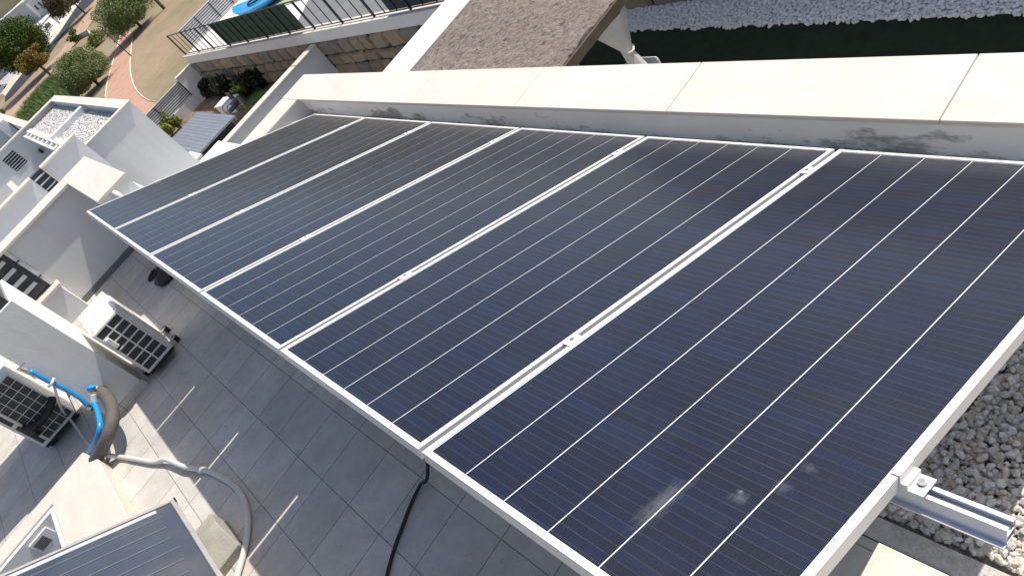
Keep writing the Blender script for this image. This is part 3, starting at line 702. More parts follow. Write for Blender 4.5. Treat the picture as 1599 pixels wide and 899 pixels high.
# small courtyard bits between the second and third house
cy_ = empty('courtyard_wall', 'low white courtyard walls stepping down beside the louvred opening', 'wall', loc=(-15, -1, -2.45))
P('wall', bx(-18.5, -13.0, -.62, -.5, -2.45, -1.75), M_STF, cy_)
P('coping', bx(-18.6, -12.9, -.64, -.48, -1.749, -1.72), M_COP, cy_)
P('wall', bx(-13.6, -10.5, -.35, -.22, -2.45, -1.65), M_STF, cy_)
P('coping', bx(-13.7, -10.4, -.37, -.2, -1.649, -1.62), M_COP, cy_)
P('wall', bx(-13.2, -13.0, -.2, .5, -2.45, -2.0), M_STF, cy_)
od = empty('outdoor_tap_box', 'small dark wall lamp on the far courtyard wall', 'lamp', loc=(-19.9, .7, -1.9))
P('body', bx(-20.05, -19.9, .66, .74, -1.98, -1.84), M_BLK, od)

# ================================================================== GARDENS AND RETAINING WALL
GA, GB, PK = -6.1, -5.1, -7.5
tag(link('neighbour_garden_ground', bx(-28.9, -16.3, 0, 9.3, GA - .3, GA), M_SOIL), kind='structure')
tag(link('back_garden_ground', bx(-16.3, -4.851, 2.66, 9.3, GA - .3, GA), M_GREYP), kind='structure')
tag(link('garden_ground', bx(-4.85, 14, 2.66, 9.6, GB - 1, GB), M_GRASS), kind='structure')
def wy(x): return 7.76 + .0413 * (x + 28.7)
def wallseg(name, x0, x1, d0, d1, z0, z1):
    return prism([(x0, wy(x0) + d0), (x1, wy(x1) + d0), (x1, wy(x1) + d1), (x0, wy(x0) + d1)], z0, z1)
rw = empty('retaining_wall', 'rough brown stone retaining wall with a white rendered band on top', 'retaining wall', loc=(-15, 8, GA))
def stonewall(x0, x1, z0, z1):
    bm = bmesh.new(); z = z0; row = 0
    while z < z1 - .12:
        h = min(random.uniform(.34, .50), z1 - z);
        if z1 - z - h < .2: h = z1 - z
        x = x0 - random.uniform(0, .4)
        while x < x1:
            w = random.uniform(.45, 1.05); nu, nv = 9, 7; g_ = []; sd_ = random.random() * 50; sk = random.uniform(-.06, .06); tp_ = random.uniform(-.03, .03)
            for i in range(nu + 1):
                r_ = []
                for j in range(nv + 1):
                    u, v = 2 * i / nu - 1, 2 * j / nv - 1
                    e = max(0, 1 - abs(u) ** 5) * max(0, 1 - abs(v) ** 5)
                    px, pz = x + w * (i / nu) + sk * v, z + h * (j / nv) + tp_ * u
                    px += noise.noise(Vector((u * 1.3, v * 1.3, sd_))) * .05; pz += noise.noise(Vector((u * 1.3, v * 1.3, sd_ + 9))) * .05
                    px = x + w * .5 + (px - x - w * .5) * .965; pz = z + h * .5 + (pz - z - h * .5) * .95
                    d = .04 - .10 * (e ** .35) - noise.noise(Vector((px * 5, pz * 6, sd_))) * .045 * e
                    r_.append(bm.verts.new((px, wy(px) + d, pz)))
                g_.append(r_)
            for i in range(nu):
                for j in range(nv): bm.faces.new((g_[i][j], g_[i + 1][j], g_[i + 1][j + 1], g_[i][j + 1]))
            x += w
        z += h; row += 1
    return bm
M_MAS = rnd_island('brown_wall_stone', [(0, (.24, .185, .125)), (.3, (.31, .24, .165)), (.5, (.22, .195, .16)), (.7, (.19, .18, .165)), (.85, (.36, .28, .18)), (1, (.27, .20, .13))], .95, .8)
P('stone_face', stonewall(-28.8, 8, GA, -4.68), M_MAS, rw)
P('core', wallseg('c', -28.9, 8, .03, .5, GA, -4.72), M_BLK, rw)
P('white_band', wallseg('w', -28.9, -6.2, 0, .3, -4.69, -4.33), M_STF, rw)
for i in range(12):
    a = -28.9 + i * 1.9; P('coping_slab', wallseg('k', a, a + 1.885, -.03, .32, -4.329, -4.30), M_COP, rw)
ter = tag(link('upper_terrace', prism([(-28.9, wy(-28.9) + .3), (-17.9, wy(-17.9) + .3), (-22.5, 14), (-22.5, 40), (-28.9, 40)], -6.3, -4.34), M_TERR), kind='structure')
tag(link('upper_patio', prism([(-17.89, wy(-17.9) + .3), (8, wy(8) + .3), (8, 40), (-22.49, 40), (-22.49, 14)], -6.3, -4.345), M_GREYP), kind='structure')  # grey paving, its dark tone carries the shade lying on this part
# fence on top
fe = empty('railing', 'dark steel railing on the white band above the stone wall, with green windbreak mesh', 'railing', loc=(-20, 8, -4.3))
px_ = [-28.7 + 1.83 * i for i in range(12)]
for i, x in enumerate(px_):
    y = wy(x) + .12; P('post', bx(x - .03, x + .03, y - .03, y + .03, -4.3, -3.28), M_FEN, fe)
    for k in (1, 2):
        if i < 11:
            xx = x + .61 * k; y = wy(xx) + .12; P('baluster', bx(xx - .012, xx + .012, y - .012, y + .012, -4.26, -3.3), M_FEN, fe)
P('rail', wallseg('r', -28.7, px_[-1], .105, .135, -3.30, -3.27), M_FEN, fe)
P('rail', wallseg('r', -28.7, px_[-1], .105, .135, -4.26, -4.235), M_FEN, fe)
P('windbreak', wallseg('s', -23.5, -16.6, .139, .15, -4.23, -3.30), M_SCR, fe)
P('windbreak', wallseg('s', -11.4, px_[-1], .139, .15, -4.23, -3.30), M_SCB, fe)
def slatfence(label, x, y0, y1, z0, z1, n, base):
    r = empty('slatted_fence', label, 'fence', loc=(x, y0, z0))
    P('backing', bx(x - .08, x - .06, y0, y1, z0, z1), M_GSL2, r)
    for i in range(n):
        z = z0 + (i + .15) * (z1 - z0) / n; P('slat', bx(x - .05, x - .02, y0 + .03, y1 - .03, z, z + (z1 - z0) / n * .62), M_GSL, r)
    for y in (y0, (2 * y0 + y1) / 3, (y0 + 2 * y1) / 3, y1 - .04): P('post', bx(x - .055, x + .005, y, y + .04, z0, z1 + .02), M_FEN, r)
    P('top_rail', bx(x - .07, x + .01, y0, y1, z1 + .021, z1 + .05), M_GSL, r)
    P('base_wall', bx(x - .2, x + .06, y0, y1, base, z0 - .002), M_STF, r)
slatfence('grey slatted garden fence between the pink path and the shed', -28.95, 2.0, 6.83, -5.63, -4.88, 8, PK)
slatfence('grey slatted fence panel behind the steel railing, near the blue kayak', -29.0, 8.45, 11.2, -4.30, -3.55, 8, PK)
bw = empty('boundary_wall', 'white corner wall joining the slatted fence to the stone wall', 'wall', loc=(-29, 7.3, PK))
P('wall', bx(-29.15, -28.88, 6.84, 8.0, PK, -4.72), M_STF, bw)
P('cap', bx(-29.18, -28.85, 6.84, 7.75, -4.719, -4.69), M_COP, bw)
gd = empty('garden_wall', 'long white garden wall with thin cream top, between the two back gardens', 'wall', loc=(-16.4, 5, GA))
P('wall', bx(-16.62, -16.35, 2.7, wy(-16.4) - .05, GA, -4.74), M_STF, gd)
P('cap', bx(-16.65, -16.25, 2.7, wy(-16.4) - .05, -4.739, -4.70), M_COP, gd)
# shed
shd = empty('garden_shed', 'low shed with grey ribbed sloping roof and dark wall, beside the garden wall', 'shed', loc=(-18.8, 4, GA))
P('walls', bx(-20.6, -16.95, 3.45, 4.75, GA, -4.62), M_SHEDW, shd)
P('roof', quad3([(-20.8, 3.3, -4.5), (-16.85, 3.3, -4.5), (-16.85, 4.95, -4.52), (-20.8, 4.95, -4.52)], .06), M_SHED, shd)
P('post', bx(-16.94, -16.89, 4.0, 4.06, GA, -4.6), M_FEN, shd)
wc = empty('white_pillar', 'small white capped pillar in front of the shed', 'pillar', loc=(-11.8, 2.5, GA))
P('cap', bx(-12.1, -11.2, 2.42, 2.58, -3.2, -3.15), M_STF, wc); P('shaft', bx(-12.0, -11.3, 2.44, 2.56, GA, -3.201), M_STF, wc)
# white chest, mat, chair, plants
p = gz(368, 172, GA)
wch = empty('white_chest', 'white plastic ribbed garden chest on the green mat below the stone wall', 'chest', loc=p)
wch.rotation_euler = (0, 0, .15)
link('body', bx(-.9, .5, -.2, .35, 0, .40), M_SLAT, wch, bevel=.03)
link('lid', bx(-.93, .53, -.23, .38, .402, .45), M_SLAT, wch, bevel=.03)
for i in range(6): link('rib', bx(.502, .53, -.17 + i * .11, -.15 + i * .11, .05, .38), M_GREYP, wch)
tag(link('green_mat', prism([(q.x, q.y) for q in (gz(352, 178, GA), gz(372, 178, GA), gz(425, 140, GA), gz(400, 137, GA), gz(370, 160, GA))], GA + .004, GA + .02), M_GRASSL), 'bright green artificial grass mat beside the white chest', 'mat')
p = gz(378, 182, GA)
chr_ = empty('garden_chair', 'dark chair with curved steel arms on the green mat', 'chair', loc=p)
link('seat', bx(-.25, .25, -.25, .25, .42, .46), M_BLK, chr_); link('backrest', bx(-.25, .25, .22, .27, .5, .95), M_BLK, chr_)
for sx in (-.27, .27): link('arm', tb([(sx, -.25, 0), (sx, -.27, .6), (sx, 0, .7), (sx, .27, .62), (sx, .28, 0)], .022, 8, 5), M_STEEL, chr_)

def leaves(bm, centre, rad, n, size, clumps=14, squash=1.0, tall=0):
    cl = []
    for i in range(clumps):
        d = Vector((random.gauss(0, 1), random.gauss(0, 1), random.gauss(0, 1))).normalized() * random.uniform(.55, .80)
        if d.z < -.5: d.z *= .6
        cl.append((Vector((d.x * rad[0], d.y * rad[1], d.z * rad[2])), random.uniform(.20, .36) if clumps > 20 else random.uniform(.38, .6)))
    for i in range(n):
        c, k = random.choice(cl); d = Vector((random.gauss(0, 1), random.gauss(0, 1), random.gauss(0, 1))).normalized() * random.uniform(.55, 1.05)
        p_ = Vector(centre) + c + Vector((d.x * rad[0] * k, d.y * rad[1] * k, d.z * rad[2] * k))
        s = size * random.uniform(.6, 1.3)
        if tall: a = Vector((random.gauss(0, .3), random.gauss(0, .3), 1)).normalized()
        else: a = Vector((random.gauss(0, 1), random.gauss(0, 1), random.gauss(0, 1))).normalized()
        b = a.cross(Vector((random.gauss(0, 1), random.gauss(0, 1), random.gauss(0, 1)))).normalized()
        l = s * (tall if tall else 1.3)
        q_ = [p_ - a * l * .5, p_ + b * s * .3, p_ + a * l * .5, p_ - b * s * .3]
        bm.faces.new([bm.verts.new(v) for v in q_])
def tree(name, label, cat, base, h, rad, n, size, lm, group=None, clumps=16, trunk=.16, tall=0):
    r = empty(name, label, cat, group, loc=base)
    bm = bmesh.new(); top = Vector((0, 0, h))
    tube(bm, [Vector((0, 0, -.1)), Vector((.05, 0, h * .5)), Vector((0, .03, h))], [trunk, trunk * .8, trunk * .45], 8)
    for i in range(6):
        a = i * 1.05; e = Vector((math.cos(a) * rad[0] * .6, math.sin(a) * rad[1] * .6, h + rad[2] * .3 * ((i % 3) - .6)))
        tube(bm, [Vector((0, 0, h * .6)), (e + Vector((0, 0, h * .6))) * .5, e], [trunk * .5, trunk * .35, trunk * .12], 6)
    link('trunk', bm, M_BARK, r)
    bm = bmesh.new(); leaves(bm, top, rad, n, size, clumps, tall=tall)
    me = bpy.data.meshes.new('crown'); bm.to_mesh(me); bm.free(); o = bpy.data.objects.new('crown', me); COL.objects.link(o); me.materials.append(lm); o.parent = r
    return r
def shrub(name, label, cat, base, rad, n, size, lm, group=None, clumps=8, tall=0, stem=.03):
    r = empty(name, label, cat, group, loc=base)
    bm = bmesh.new()
    for i in range(4):
        a = i * 1.6; tube(bm, [Vector((0, 0, -.05)), Vector((math.cos(a) * rad[0] * .4, math.sin(a) * rad[1] * .4, rad[2] * 1.1))], [stem, stem * .4], 5)
    link('stem', bm, M_BARK, r)
    bm = bmesh.new(); leaves(bm, (0, 0, rad[2]), rad, n, size, clumps, tall=tall)
    me = bpy.data.meshes.new('foliage'); bm.to_mesh(me); bm.free(); o = bpy.data.objects.new('foliage', me); COL.objects.link(o); me.materials.append(lm); o.parent = r
    return r
shrub('shrub', 'upright green shrub by the slatted fence, nearer the stone wall', 'shrub', gz(283, 200, GA), (.35, .28, .55), 500, .12, L_YEL, 'shrubs along the slatted fence')
shrub('shrub', 'lower green shrub by the slatted fence, nearer the white house', 'shrub', gz(273, 213, GA), (.4, .28, .4), 500, .12, L_YEL, 'shrubs along the slatted fence')
shrub('shrub', 'small yellow-green plant in shade behind the white chest', 'shrub', gz(385, 150, GA), (.5, .35, .45), 500, .14, L_YEL)
for i, (x, y, r_) in enumerate([(338, 150, .6), (365, 150, .75), (398, 140, .65), (415, 133, .6)]):
    shrub('ivy_bush', '%s dark bush along the stone wall foot, from the white corner' % ORD[i], 'bush', gz(x, y, GA), (r_, r_ * .6, r_ * .7), 900, .15, L_BLK, 'dark bushes at the foot of the stone wall')
for i, (a, b, c, d) in enumerate([(318, 128, 345, 158), (372, 110, 371, 147)]):
    tag(link('bare_stake', tb([gy(a, b, wy(-25) - .15), (gy(a, b, wy(-25) - .15) + gz(c, d, GA)) / 2, gz(c, d, GA)], .02, 6, 3), M_BARK), ['bare slanting stake nearest the white corner wall', 'thin bare stake behind the white chest'][i], 'stake')

# ------------------------------------------------------------------ our garden: thatch, curtain, pebbles
TZ = -2.8
thp = empty('thatched_pergola', 'pergola with brown heather thatch roof and ivory curtain, in the garden below the parapet', 'pergola', loc=(-2, 5, GB))
bm = bmesh.new(); nx, ny = 90, 60; x0, x1, y0, y1 = -3.88, -.27, 4.1, 7.4; g_ = []
for i in range(nx + 1):
    r_ = []
    for j in range(ny + 1):
        x = x0 + (x1 - x0) * i / nx; y = y0 + (y1 - y0) * j / ny
        r_.append(bm.verts.new((x + random.uniform(-.012, .012), y + random.uniform(-.012, .012), TZ + random.uniform(-.018, .018) + noise.noise(Vector((x, y, 0)) * 1.5) * .03)))
    g_.append(r_)
for i in range(nx):
    for j in range(ny): bm.faces.new((g_[i][j], g_[i + 1][j], g_[i + 1][j + 1], g_[i][j + 1]))
rim = [g_[i][0] for i in range(nx + 1)] + [g_[nx][j] for j in range(1, ny + 1)] + [g_[i][ny] for i in range(nx - 1, -1, -1)] + [g_[0][j] for j in range(ny - 1, 0, -1)]
low = [bm.verts.new((v.co.x * 1, v.co.y, TZ - .16 + random.uniform(-.02, .02))) for v in rim]
for i in range(len(rim)): bm.faces.new((rim[i], low[i], low[(i + 1) % len(rim)], rim[(i + 1) % len(rim)]))
bm.faces.new(low)
P('thatch', bm, M_THAT, thp)
P('edge_board', bx(-.268, -.235, 4.1, 7.4, TZ - .15, TZ - .02), M_BARK, thp)
for (x, y) in ((-.40, 4.2), (-.38, 5.75), (-3.8, 4.2), (-3.8, 7.3)): P('post', bx(x - .05, x + .05, y - .05, y + .05, GB, TZ - .17), M_CURT, thp)
# curtain
bm = bmesh.new(); top = gx(945, 28, -.30); rows = []
cyy = 5.75
for k in range(25):
    t_ = k / 24; z = TZ - .17 - t_ * 1.9
    wd = .26 * (1 - min(1, t_ / .28)) + .06 + max(0, min(t_, .6) - .28) * .42
    ring = []
    for s in range(24):
        a = s / 24 * 2 * math.pi; rr = wd * (1 + .10 * math.sin(a * 7))
        ring.append(bm.verts.new((-.36 + math.cos(a) * rr * .35 + (.1 * t_), cyy + math.sin(a) * rr - .0 * t_, z)))
    rows.append(ring)
for a, b in zip(rows, rows[1:]):
    for s in range(24): bm.faces.new((a[s], a[(s + 1) % 24], b[(s + 1) % 24], b[s]))
cu = P('curtain', bm, M_CURT, thp, smooth=True)
link('tie', tb([(-.33, cyy - .10, TZ - .68), (-.26, cyy, TZ - .69), (-.33, cyy + .1, TZ - .68)], .016, 8, 4), M_CURT, cu)
pr = empty('porch_roof', 'bright white flat porch roof strip beside the brown thatch', 'porch roof', loc=(-4.3, 5, GB))
P('slab', bx(-4.83, -3.95, 2.7, 7.6, TZ - .2, TZ), M_STF, pr, bevel=.01)
for y in (3.0, 7.4):
    for x in (-4.7, -4.1): P('post', bx(x - .06, x + .06, y - .06, y + .06, GB, TZ - .2), M_STF, pr)
so_ = empty('garden_sofa', 'white padded garden sofa with raised back, beside the tied curtain', 'sofa', loc=(-1.12, 5.9, GB))
link('base', bx(-.15, .42, -1.2, .3, .08, .4), M_CURT, so_, bevel=.04, seg=2)
link('cushion', bx(-.13, .40, -1.15, .29, .401, .52), M_SLAT, so_, bevel=.04, seg=2)
link('backrest', bx(-.15, .42, .3, .55, .401, .92), M_SLAT, so_, bevel=.05, seg=2)
bm = bmesh.new()
pe = lambda x: 7.86 + (x + 3.3) * -.01
stones(bm, scatter(-3.9, 6.5, 7.7, 8.95, .048, GB + .025, 1, lambda x, y: y > 8.17 - (x + 3.46) * .038 + .02 * math.sin(x * 9) and y < wy(x) - .02), .030, .047)
tag(link('pebble_strip', bm, M_PEB), 'white pebbles covering the strip between the dark lawn and the stone wall', 'pebbles', kind='stuff')
tag(link('pebble_bed', prism([(-4.5, 8.25), (6.5, 7.84), (6.5, 9.3), (-4.5, 8.8)], GB + .002, GB + .01), plain('pebble_bed', (.65, .65, .66), .9)), kind='structure')
tag(link('yellow_pot', tb([gz(963, 7, GB), gz(963, 7, GB) + Vector((0, 0, .3))], [.12, .17], 12, 0), M_WOOD), 'small ochre flower pot on the pebbles by the thatch corner', 'pot')
# neighbour villa on the upper terrace, added out of view to shade the lawn
vl = empty('shade_villa', 'white two-storey villa added unseen behind the stone wall to shade the lawn', 'shade_villa', loc=(2, 12, -4.3))
P('wall', bx(-7, 12, 9.7, 18, -4.34, -.9), M_STF, vl)  # body of the added shade villa
P('parapet', bx(-7.1, 12.1, 9.6, 18.1, -.899, -.6), M_COP, vl)  # top edge of the added shade villa
for i in range(5):
    w = P('window', bx(-5 + i * 3.4, -3.4 + i * 3.4, 9.66, 9.699, -3.6, -2.0), M_GLS, vl); link('frame', bx(-4.25 + i * 3.4, -4.15 + i * 3.4, 9.64, 9.66, -3.6, -2.0), M_SLAT, w)  # windows of the added shade villa
# kayak
ky = empty('kayak', 'bright blue kayak lying on the pale upper terrace behind the green mesh', 'kayak', loc=gz(366, 16, -4.0))
d = (gz(425, -18, -3.9) - gz(366, 16, -4.0)); d.z = 0; ky.rotation_euler = (0, 0, math.atan2(d.y, d.x))
bm = bmesh.new(); rows = []
LK = 4.2
for k in range(25):
    t_ = k / 24; wd = .62 * (math.sin(math.pi * min(1, max(0, t_)) ** .9) ** .6) + .01; hh = .17 * (math.sin(math.pi * t_) ** .5) + .02; up = .22 * (2 * t_ - 1) ** 4
    rows.append([bm.verts.new((t_ * LK, math.cos(a) * wd, -.14 + up + (math.sin(a) * hh * (1 if math.sin(a) < 0 else .55)) + (.04 if abs(math.cos(a)) > .9 else 0))) for a in [2 * math.pi * s / 20 for s in range(20)]])
for a, b in zip(rows, rows[1:]):
    for s in range(20): bm.faces.new((a[s], a[(s + 1) % 20], b[(s + 1) % 20], b[s]))
link('hull', bm, M_KAY, ky, smooth=True)
bm = bmesh.new(); tube(bm, [Vector((1.65 + math.cos(a * .3927) * .5, math.sin(a * .3927) * .22, .0)) for a in range(17)], .03, 6, cap=False); link('cockpit_rim', bm, M_BLK, ky)
tag(link('sand_board', quad3([gz(430, 14, -4.33) + Vector((0, 0, .02)), gz(500, -10, -4.33), gz(470, -30, -4.33), gz(400, 6, -4.33)], .03, (0, 0, 1)), plain('sage_cloth', (.32, .36, .22), .9)), 'flat sage-green towel lying beside the kayak', 'towel')

# ================================================================== PARK
bm = bmesh.new(); box(bm, -4000, -28.96, -1500, 2500, PK - .2, PK); box(bm, -28.96, 4000, -1500, -6.1, PK - .2, PK); box(bm, -28.96, 4000, 40, 2500, PK - .2, PK); box(bm, -28.9, 4000, -6.1, 40, PK - .3, PK - .1)
tag(link('ground', bm, M_DRY), kind='structure')
def gp(pts, z=PK): return [(gz(x, y, z).x, gz(x, y, z).y) for x, y in pts]
path = [(163, 170), (164, 152), (167, 132), (173, 108), (181, 80), (188, 55), (192, 44), (200, 44), (207, 56), (205, 75), (203, 100), (205, 120), (211, 138), (221, 150), (232, 157), (243, 160), (235, 200), (190, 215)]
tag(link('pink_path', prism(gp(path), PK + .001, PK + .02), M_PATH), kind='structure')
def strip(name, pts, r, mat, lab, n=6):
    tag(link(name, tb([gz(x, y, PK + .03) for x, y in pts], r, 4, n), mat), lab, 'kerb')
strip('path_kerb', [(164, 152), (167, 132), (173, 108), (181, 80), (188, 55)], .045, M_KERB, 'pale kerb edging the left side of the pink path')
strip('path_kerb', [(207, 56), (205, 75), (203, 100), (205, 120), (211, 138), (221, 150), (232, 157), (243, 159)], .05, M_KERB, 'pale kerb edging the right side of the pink path')
tag(link('dirt_track', prism(gp([(0, 235), (12, 190), (45, 150), (100, 92), (128, 58), (150, 22), (160, -4), (152, -4), (140, 14), (118, 48), (92, 84), (60, 118), (25, 152), (0, 185)]), PK + .001, PK + .012), M_DIRT), kind='structure')
# far road, boundary wall
tag(link('road', prism(gp([(0, 150), (35, 118), (75, 80), (100, 48), (118, 22), (132, 0), (60, 5), (0, 40)]), PK + .001, PK + .03), plain('pale_road_verge', (.42, .40, .36), .95, amt=.25, nscale=.5)), kind='structure')
fw = empty('boundary_wall', 'long pale retaining wall with blue-shaded face at the far side of the park', 'wall', loc=gz(60, 112, PK))
tag(link('shadow_strip', prism(gp([(8, 152), (22, 132), (38, 112), (60, 90), (72, 77), (93, 52), (110, 26), (128, 0), (148, 0), (118, 30), (101, 52), (80, 82), (62, 105), (42, 126), (20, 150), (8, 160)]), PK + .031, PK + .05), plain('dark_blue_shadow_paint', (.018, .022, .034), .9)), kind='structure')  # dark sheet on the ground painting the shadow band along the wall
fwp = [(-25, 182), (8, 150), (38, 110), (60, 88), (92, 50), (110, 24), (126, -4)]
for a, b in zip(fwp, fwp[1:]):
    pa, pb = gz(*a, PK), gz(*b, PK); n_ = Vector((-1, 0, 0))
    bm = bmesh.new(); q = [pa, pb, pb + n_ * 1.2, pa + n_ * 1.2]
    vs = [bm.verts.new((v.x, v.y, PK)) for v in q] + [bm.verts.new((v.x, v.y, PK + .55)) for v in q]
    for f in ((0, 1, 2, 3), (4, 5, 6, 7), (0, 1, 5, 4), (1, 2, 6, 5), (2, 3, 7, 6), (3, 0, 4, 7)): bm.faces.new([vs[i] for i in f])
    P('wall', bm, M_KERB, fw)
# trees
tree('olive_tree', 'round grey-green olive tree left of the pink path, nearest the gravel roof', 'tree', gz(156, 134, PK), 1.85, (2.5, 2.5, 2.05), 34000, .11, L_OLIVE, clumps=75)
tree('olive_tree', 'grey-green olive tree at the top end of the pink path', 'tree', gz(222, 44, PK), 2.2, (3.4, 3.3, 2.3), 34000, .13, L_OLIVE, clumps=75)
tree('tall_tree', 'slim tree on the dry lawn whose trunk and long shadow show', 'tree', gz(257, 14, PK), 5.2, (.9, .9, 1.6), 2200, .2, L_OLIVE, trunk=.18)
tree('shade_tree', 'big dense dark green tree by the far white house', 'tree', gz(62, 103, PK + 1), 3.1, (5.0, 4.5, 3.9), 36000, .21, L_DARK, clumps=85, trunk=.3)
tree('autumn_tree', 'smaller tree with orange autumn leaves in front of the dark green tree', 'tree', gz(78, 116, PK + .6), 2.3, (2.3, 2.3, 1.7), 9000, .19, L_AUT, clumps=26)
tree('brown_tree', 'dull brown tree behind the far boundary wall', 'tree', gz(134, 22, PK), 4.0, (4.6, 4.6, 3.0), 14000, .27, L_BRN, clumps=40)
shrub('shrub', 'dark round shrub between the dirt track and the olive tree', 'shrub', gz(124, 64, PK), (1.0, 1.0, .8), 900, .2, L_DARK)
shrub('shrub', 'dark shrub at the left picture edge by the dirt', 'shrub', gz(4, 192, PK), (1.2, 1.2, .8), 1400, .2, L_DARK)
shrub('shrub', 'bright yellow-green shrub beside the olive tree and lamp', 'shrub', gz(152, 72, PK), (1.7, 1.6, .7), 1600, .2, L_YEL)
shrub('shrub', 'small orange-brown shrub by the red roofed annexe', 'shrub', gz(92, 30, PK + .5), (2.2, 2.2, 1.2), 1600, .3, L_AUT)
bm = bmesh.new()
poly = gp([(25, 200), (42, 172), (62, 146), (85, 126), (105, 120), (125, 150), (110, 165), (60, 215)])
def inside(x, y, P_):
    c = False; n = len(P_)
    for i in range(n):
        a, b = P_[i], P_[i - 1]
        if (a[1] > y) != (b[1] > y) and x < (b[0] - a[0]) * (y - a[1]) / (b[1] - a[1]) + a[0]: c = not c
    return c
xs_ = [q[0] for q in poly]; ys_ = [q[1] for q in poly]; cnt = 0
while cnt < 15000:
    x = random.uniform(min(xs_), max(xs_)); y = random.uniform(min(ys_), max(ys_))
    if not inside(x, y, poly): continue
    cnt += 1; a = random.uniform(0, 6.28); h = random.uniform(.35, .95) * (1 + .4 * noise.noise(Vector((x * .3, y * .6, 0)))); w_ = random.uniform(.04, .09)
    dx, dy = math.cos(a) * w_, math.sin(a) * w_; lx, ly = random.gauss(0, .3), random.gauss(0, .3)
    bm.faces.new([bm.verts.new(v) for v in ((x - dx, y - dy, PK), (x + dx, y + dy, PK), (x + lx, y + ly, PK + h))])
me = bpy.data.meshes.new('tall_grass'); bm.to_mesh(me); bm.free(); o = bpy.data.objects.new('tall_grass', me); COL.objects.link(o); me.materials.append(L_REED)
tag(o, 'belt of tall green grass between the dirt track and the gravel roof', 'grass', kind='stuff')
# street lamps
def lamp(b, label, h=3.2):
    r = empty('street_lamp', label, 'street lamp', 'street lamps in the park', loc=b)
    bm = bmesh.new(); tube(bm, [Vector((0, 0, 0)), Vector((0, 0, .4)), Vector((0, 0, h))], [.07, .045, .035], 8); link('pole', bm, M_FEN, r)
    bm = bmesh.new(); tube(bm, [Vector((0, 0, h)), Vector((0, .2, h + .12)), Vector((0, .45, h + .1))], .03, 6); link('arm', bm, M_FEN, r)
    link('lantern', bx(-.13, .13, .3, .7, h - .02, h + .1), M_FEN, r, bevel=.02)
lamp(gz(205, 88, PK), 'thin dark street lamp standing beside the pink path', 2.9)
lamp(gz(78, 118, PK), 'short dark street lamp beside the dirt track', 2.2)
lamp(gz(131, 36, PK), 'distant dark street lamp by the far boundary wall', 4.4)
bn = empty('stone_bench', 'long pale stone bench under the second olive tree', 'bench', loc=gz(170, 46, PK))
a, b = gz(160, 52, PK), gz(181, 38, PK); d = b - a; bn.location = a; bn.rotation_euler = (0, 0, math.atan2(d.y, d.x))
link('seat', bx(0, d.length, -.25, .25, .35, .47), M_KERB, bn); link('leg', bx(.1, .3, -.2, .2, 0, .349), M_KERB, bn); link('leg', bx(d.length - .3, d.length - .1, -.2, .2, 0, .349), M_KERB, bn)
rp = empty('ramp_wall', 'white-edged grey ramp wall between the olive trees', 'ramp', loc=gz(130, 68, PK))
a, b, c = gz(124, 62, PK), gz(142, 52, PK), gz(150, 66, PK)
for nm, p_, q_ in (('wall', a, b), ('wall', b, c)):
    bm = bmesh.new(); vs = [bm.verts.new(v) for v in (p_, q_, q_ + Vector((.25, .0, 0)), p_ + Vector((.25, 0, 0)), p_ + Vector((0, 0, .6)), q_ + Vector((0, 0, .6)), q_ + Vector((.25, 0, .6)), p_ + Vector((.25, 0, .6)))]
    for f in ((0, 1, 2, 3), (4, 5, 6, 7), (0, 1, 5, 4), (1, 2, 6, 5), (2, 3, 7, 6), (3, 0, 4, 7)): bm.faces.new([vs[i] for i in f])
    P(nm, bm, M_FARW, rp)
# far houses
def farhouse(label, base, w, dpt, h, rz, win=3, roof=None):
    r = empty('far_house', label, 'house', loc=base); r.rotation_euler = (0, 0, rz)
    link('wall', bx(-dpt, 0, 0, w, 0, h), M_FARW, r); rf = link('roof', bx(-dpt - .2, .2, -.2, w + .2, h + .002, h + .3), roof or M_FARW, r)
    for i in range(win):
        ww = link('window', bx(.002, .06, (i + .35) * w / win, (i + .7) * w / win, h * .45, h * .75), M_GLS, r); link('sill', bx(.061, .2, (i + .3) * w / win, (i + .75) * w / win, h * .42, h * .445), M_FARW, r)
    return r
def fh(label, a, b, dpt, h, win, roof=None):
    a, b = gz(a[0], a[1], PK), gz(b[0], b[1], PK); d = b - a
    return farhouse(label, a, d.length, dpt, h, math.atan2(d.y, d.x) - math.pi / 2, win, roof)
fh('distant pale grey-white house with broad blank side, top left', (22, 60), (64, 29), 14, 5.6, 1)
fh('distant white house with a row of dark windows, cut by the top edge', (68, 27), (96, 2), 12, 4.6, 5)
fh('small white cube house with a dark opening behind the big tree', (-12, 62), (12, 44), 8, 4.0, 2)
fh('low bright white annexe beside the far boundary wall', (74, 61), (93, 39), 5, 2.3, 1)
fh('small annexe with red tiled roof by the far boundary wall', (95, 36), (108, 20), 5, 1.6, 1, M_REDR)
fh('white-walled house with a blue-shaded front at the left picture edge', (-8, 132), (16, 112), 7, 2.6, 2)
fh('long white distant house on the rise beyond the trees', (-30, 40), (60, -20), 12, 9, 9)
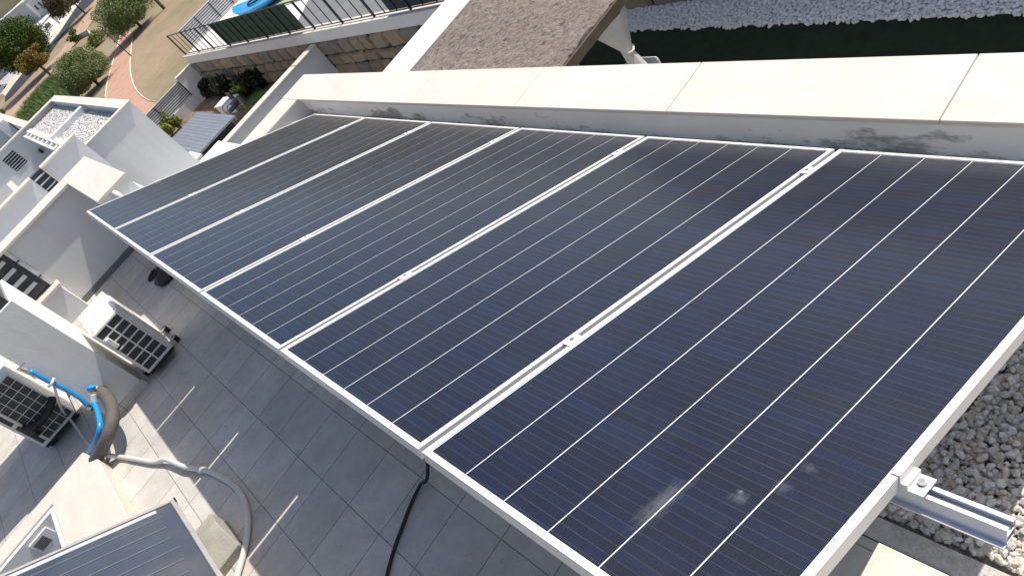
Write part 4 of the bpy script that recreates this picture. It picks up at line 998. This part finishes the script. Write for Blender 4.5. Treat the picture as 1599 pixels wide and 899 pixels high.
# car
ca = empty('parked_car', 'white car parked by the far road at the left picture edge', 'car', loc=gz(3, 149, PK))
ca.rotation_euler = (0, 0, 1.45)
bm = bmesh.new(); prof = [(-2.1, .35), (-2.15, .8), (-1.6, .95), (-1.2, 1.0), (-.6, 1.45), (1.0, 1.48), (1.75, 1.0), (2.1, .9), (2.15, .35)]
a_ = [bm.verts.new((x, -.85, z)) for x, z in prof]; b_ = [bm.verts.new((x, .85, z)) for x, z in prof]
bm.faces.new(a_); bm.faces.new(b_)
for i in range(len(prof)): bm.faces.new((a_[i], a_[(i + 1) % len(prof)], b_[(i + 1) % len(prof)], b_[i]))
link('body', bm, M_CARW, ca, bevel=.06, seg=2)
link('side_window', bx(-.7, 1.2, -.866, -.852, 1.02, 1.36), M_GLS, ca); link('side_window', bx(-.7, 1.2, .852, .866, 1.02, 1.36), M_GLS, ca)
for x in (-1.35, 1.35):
    for y in (-.8, .8):
        bm = bmesh.new(); tube(bm, [Vector((x, y - .1, .33)), Vector((x, y + .1, .33))], .33, 16); wl = link('wheel', bm, M_BLK, ca)
        bm = bmesh.new(); tube(bm, [Vector((x, y - .11, .33)), Vector((x, y + .11, .33))], .19, 12); link('rim', bm, M_STEEL, wl)
# hills around the valley
def hill(name, cx_, cy_2, rx, ry, h):
    bm = bmesh.new(); n = 40; g_ = []
    for i in range(n + 1):
        r_ = []
        for j in range(n + 1):
            u, v = 2 * i / n - 1, 2 * j / n - 1; d = max(0, 1 - (u * u + v * v))
            z = PK - 1 + h * (d ** 1.2) * (1 + .45 * noise.noise(Vector((u * 3 + cx_, v * 3, h)))) + (0 if d > 0 else -3)
            r_.append(bm.verts.new((cx_ + u * rx, cy_2 + v * ry, z)))
        g_.append(r_)
    for i in range(n):
        for j in range(n): bm.faces.new((g_[i][j], g_[i + 1][j], g_[i + 1][j + 1], g_[i][j + 1]))
    tag(link(name, bm, M_HILL, smooth=True), kind='structure')
hill('hills', -1400, 300, 700, 1500, 150)
hill('hills', -700, 1500, 1000, 600, 190)
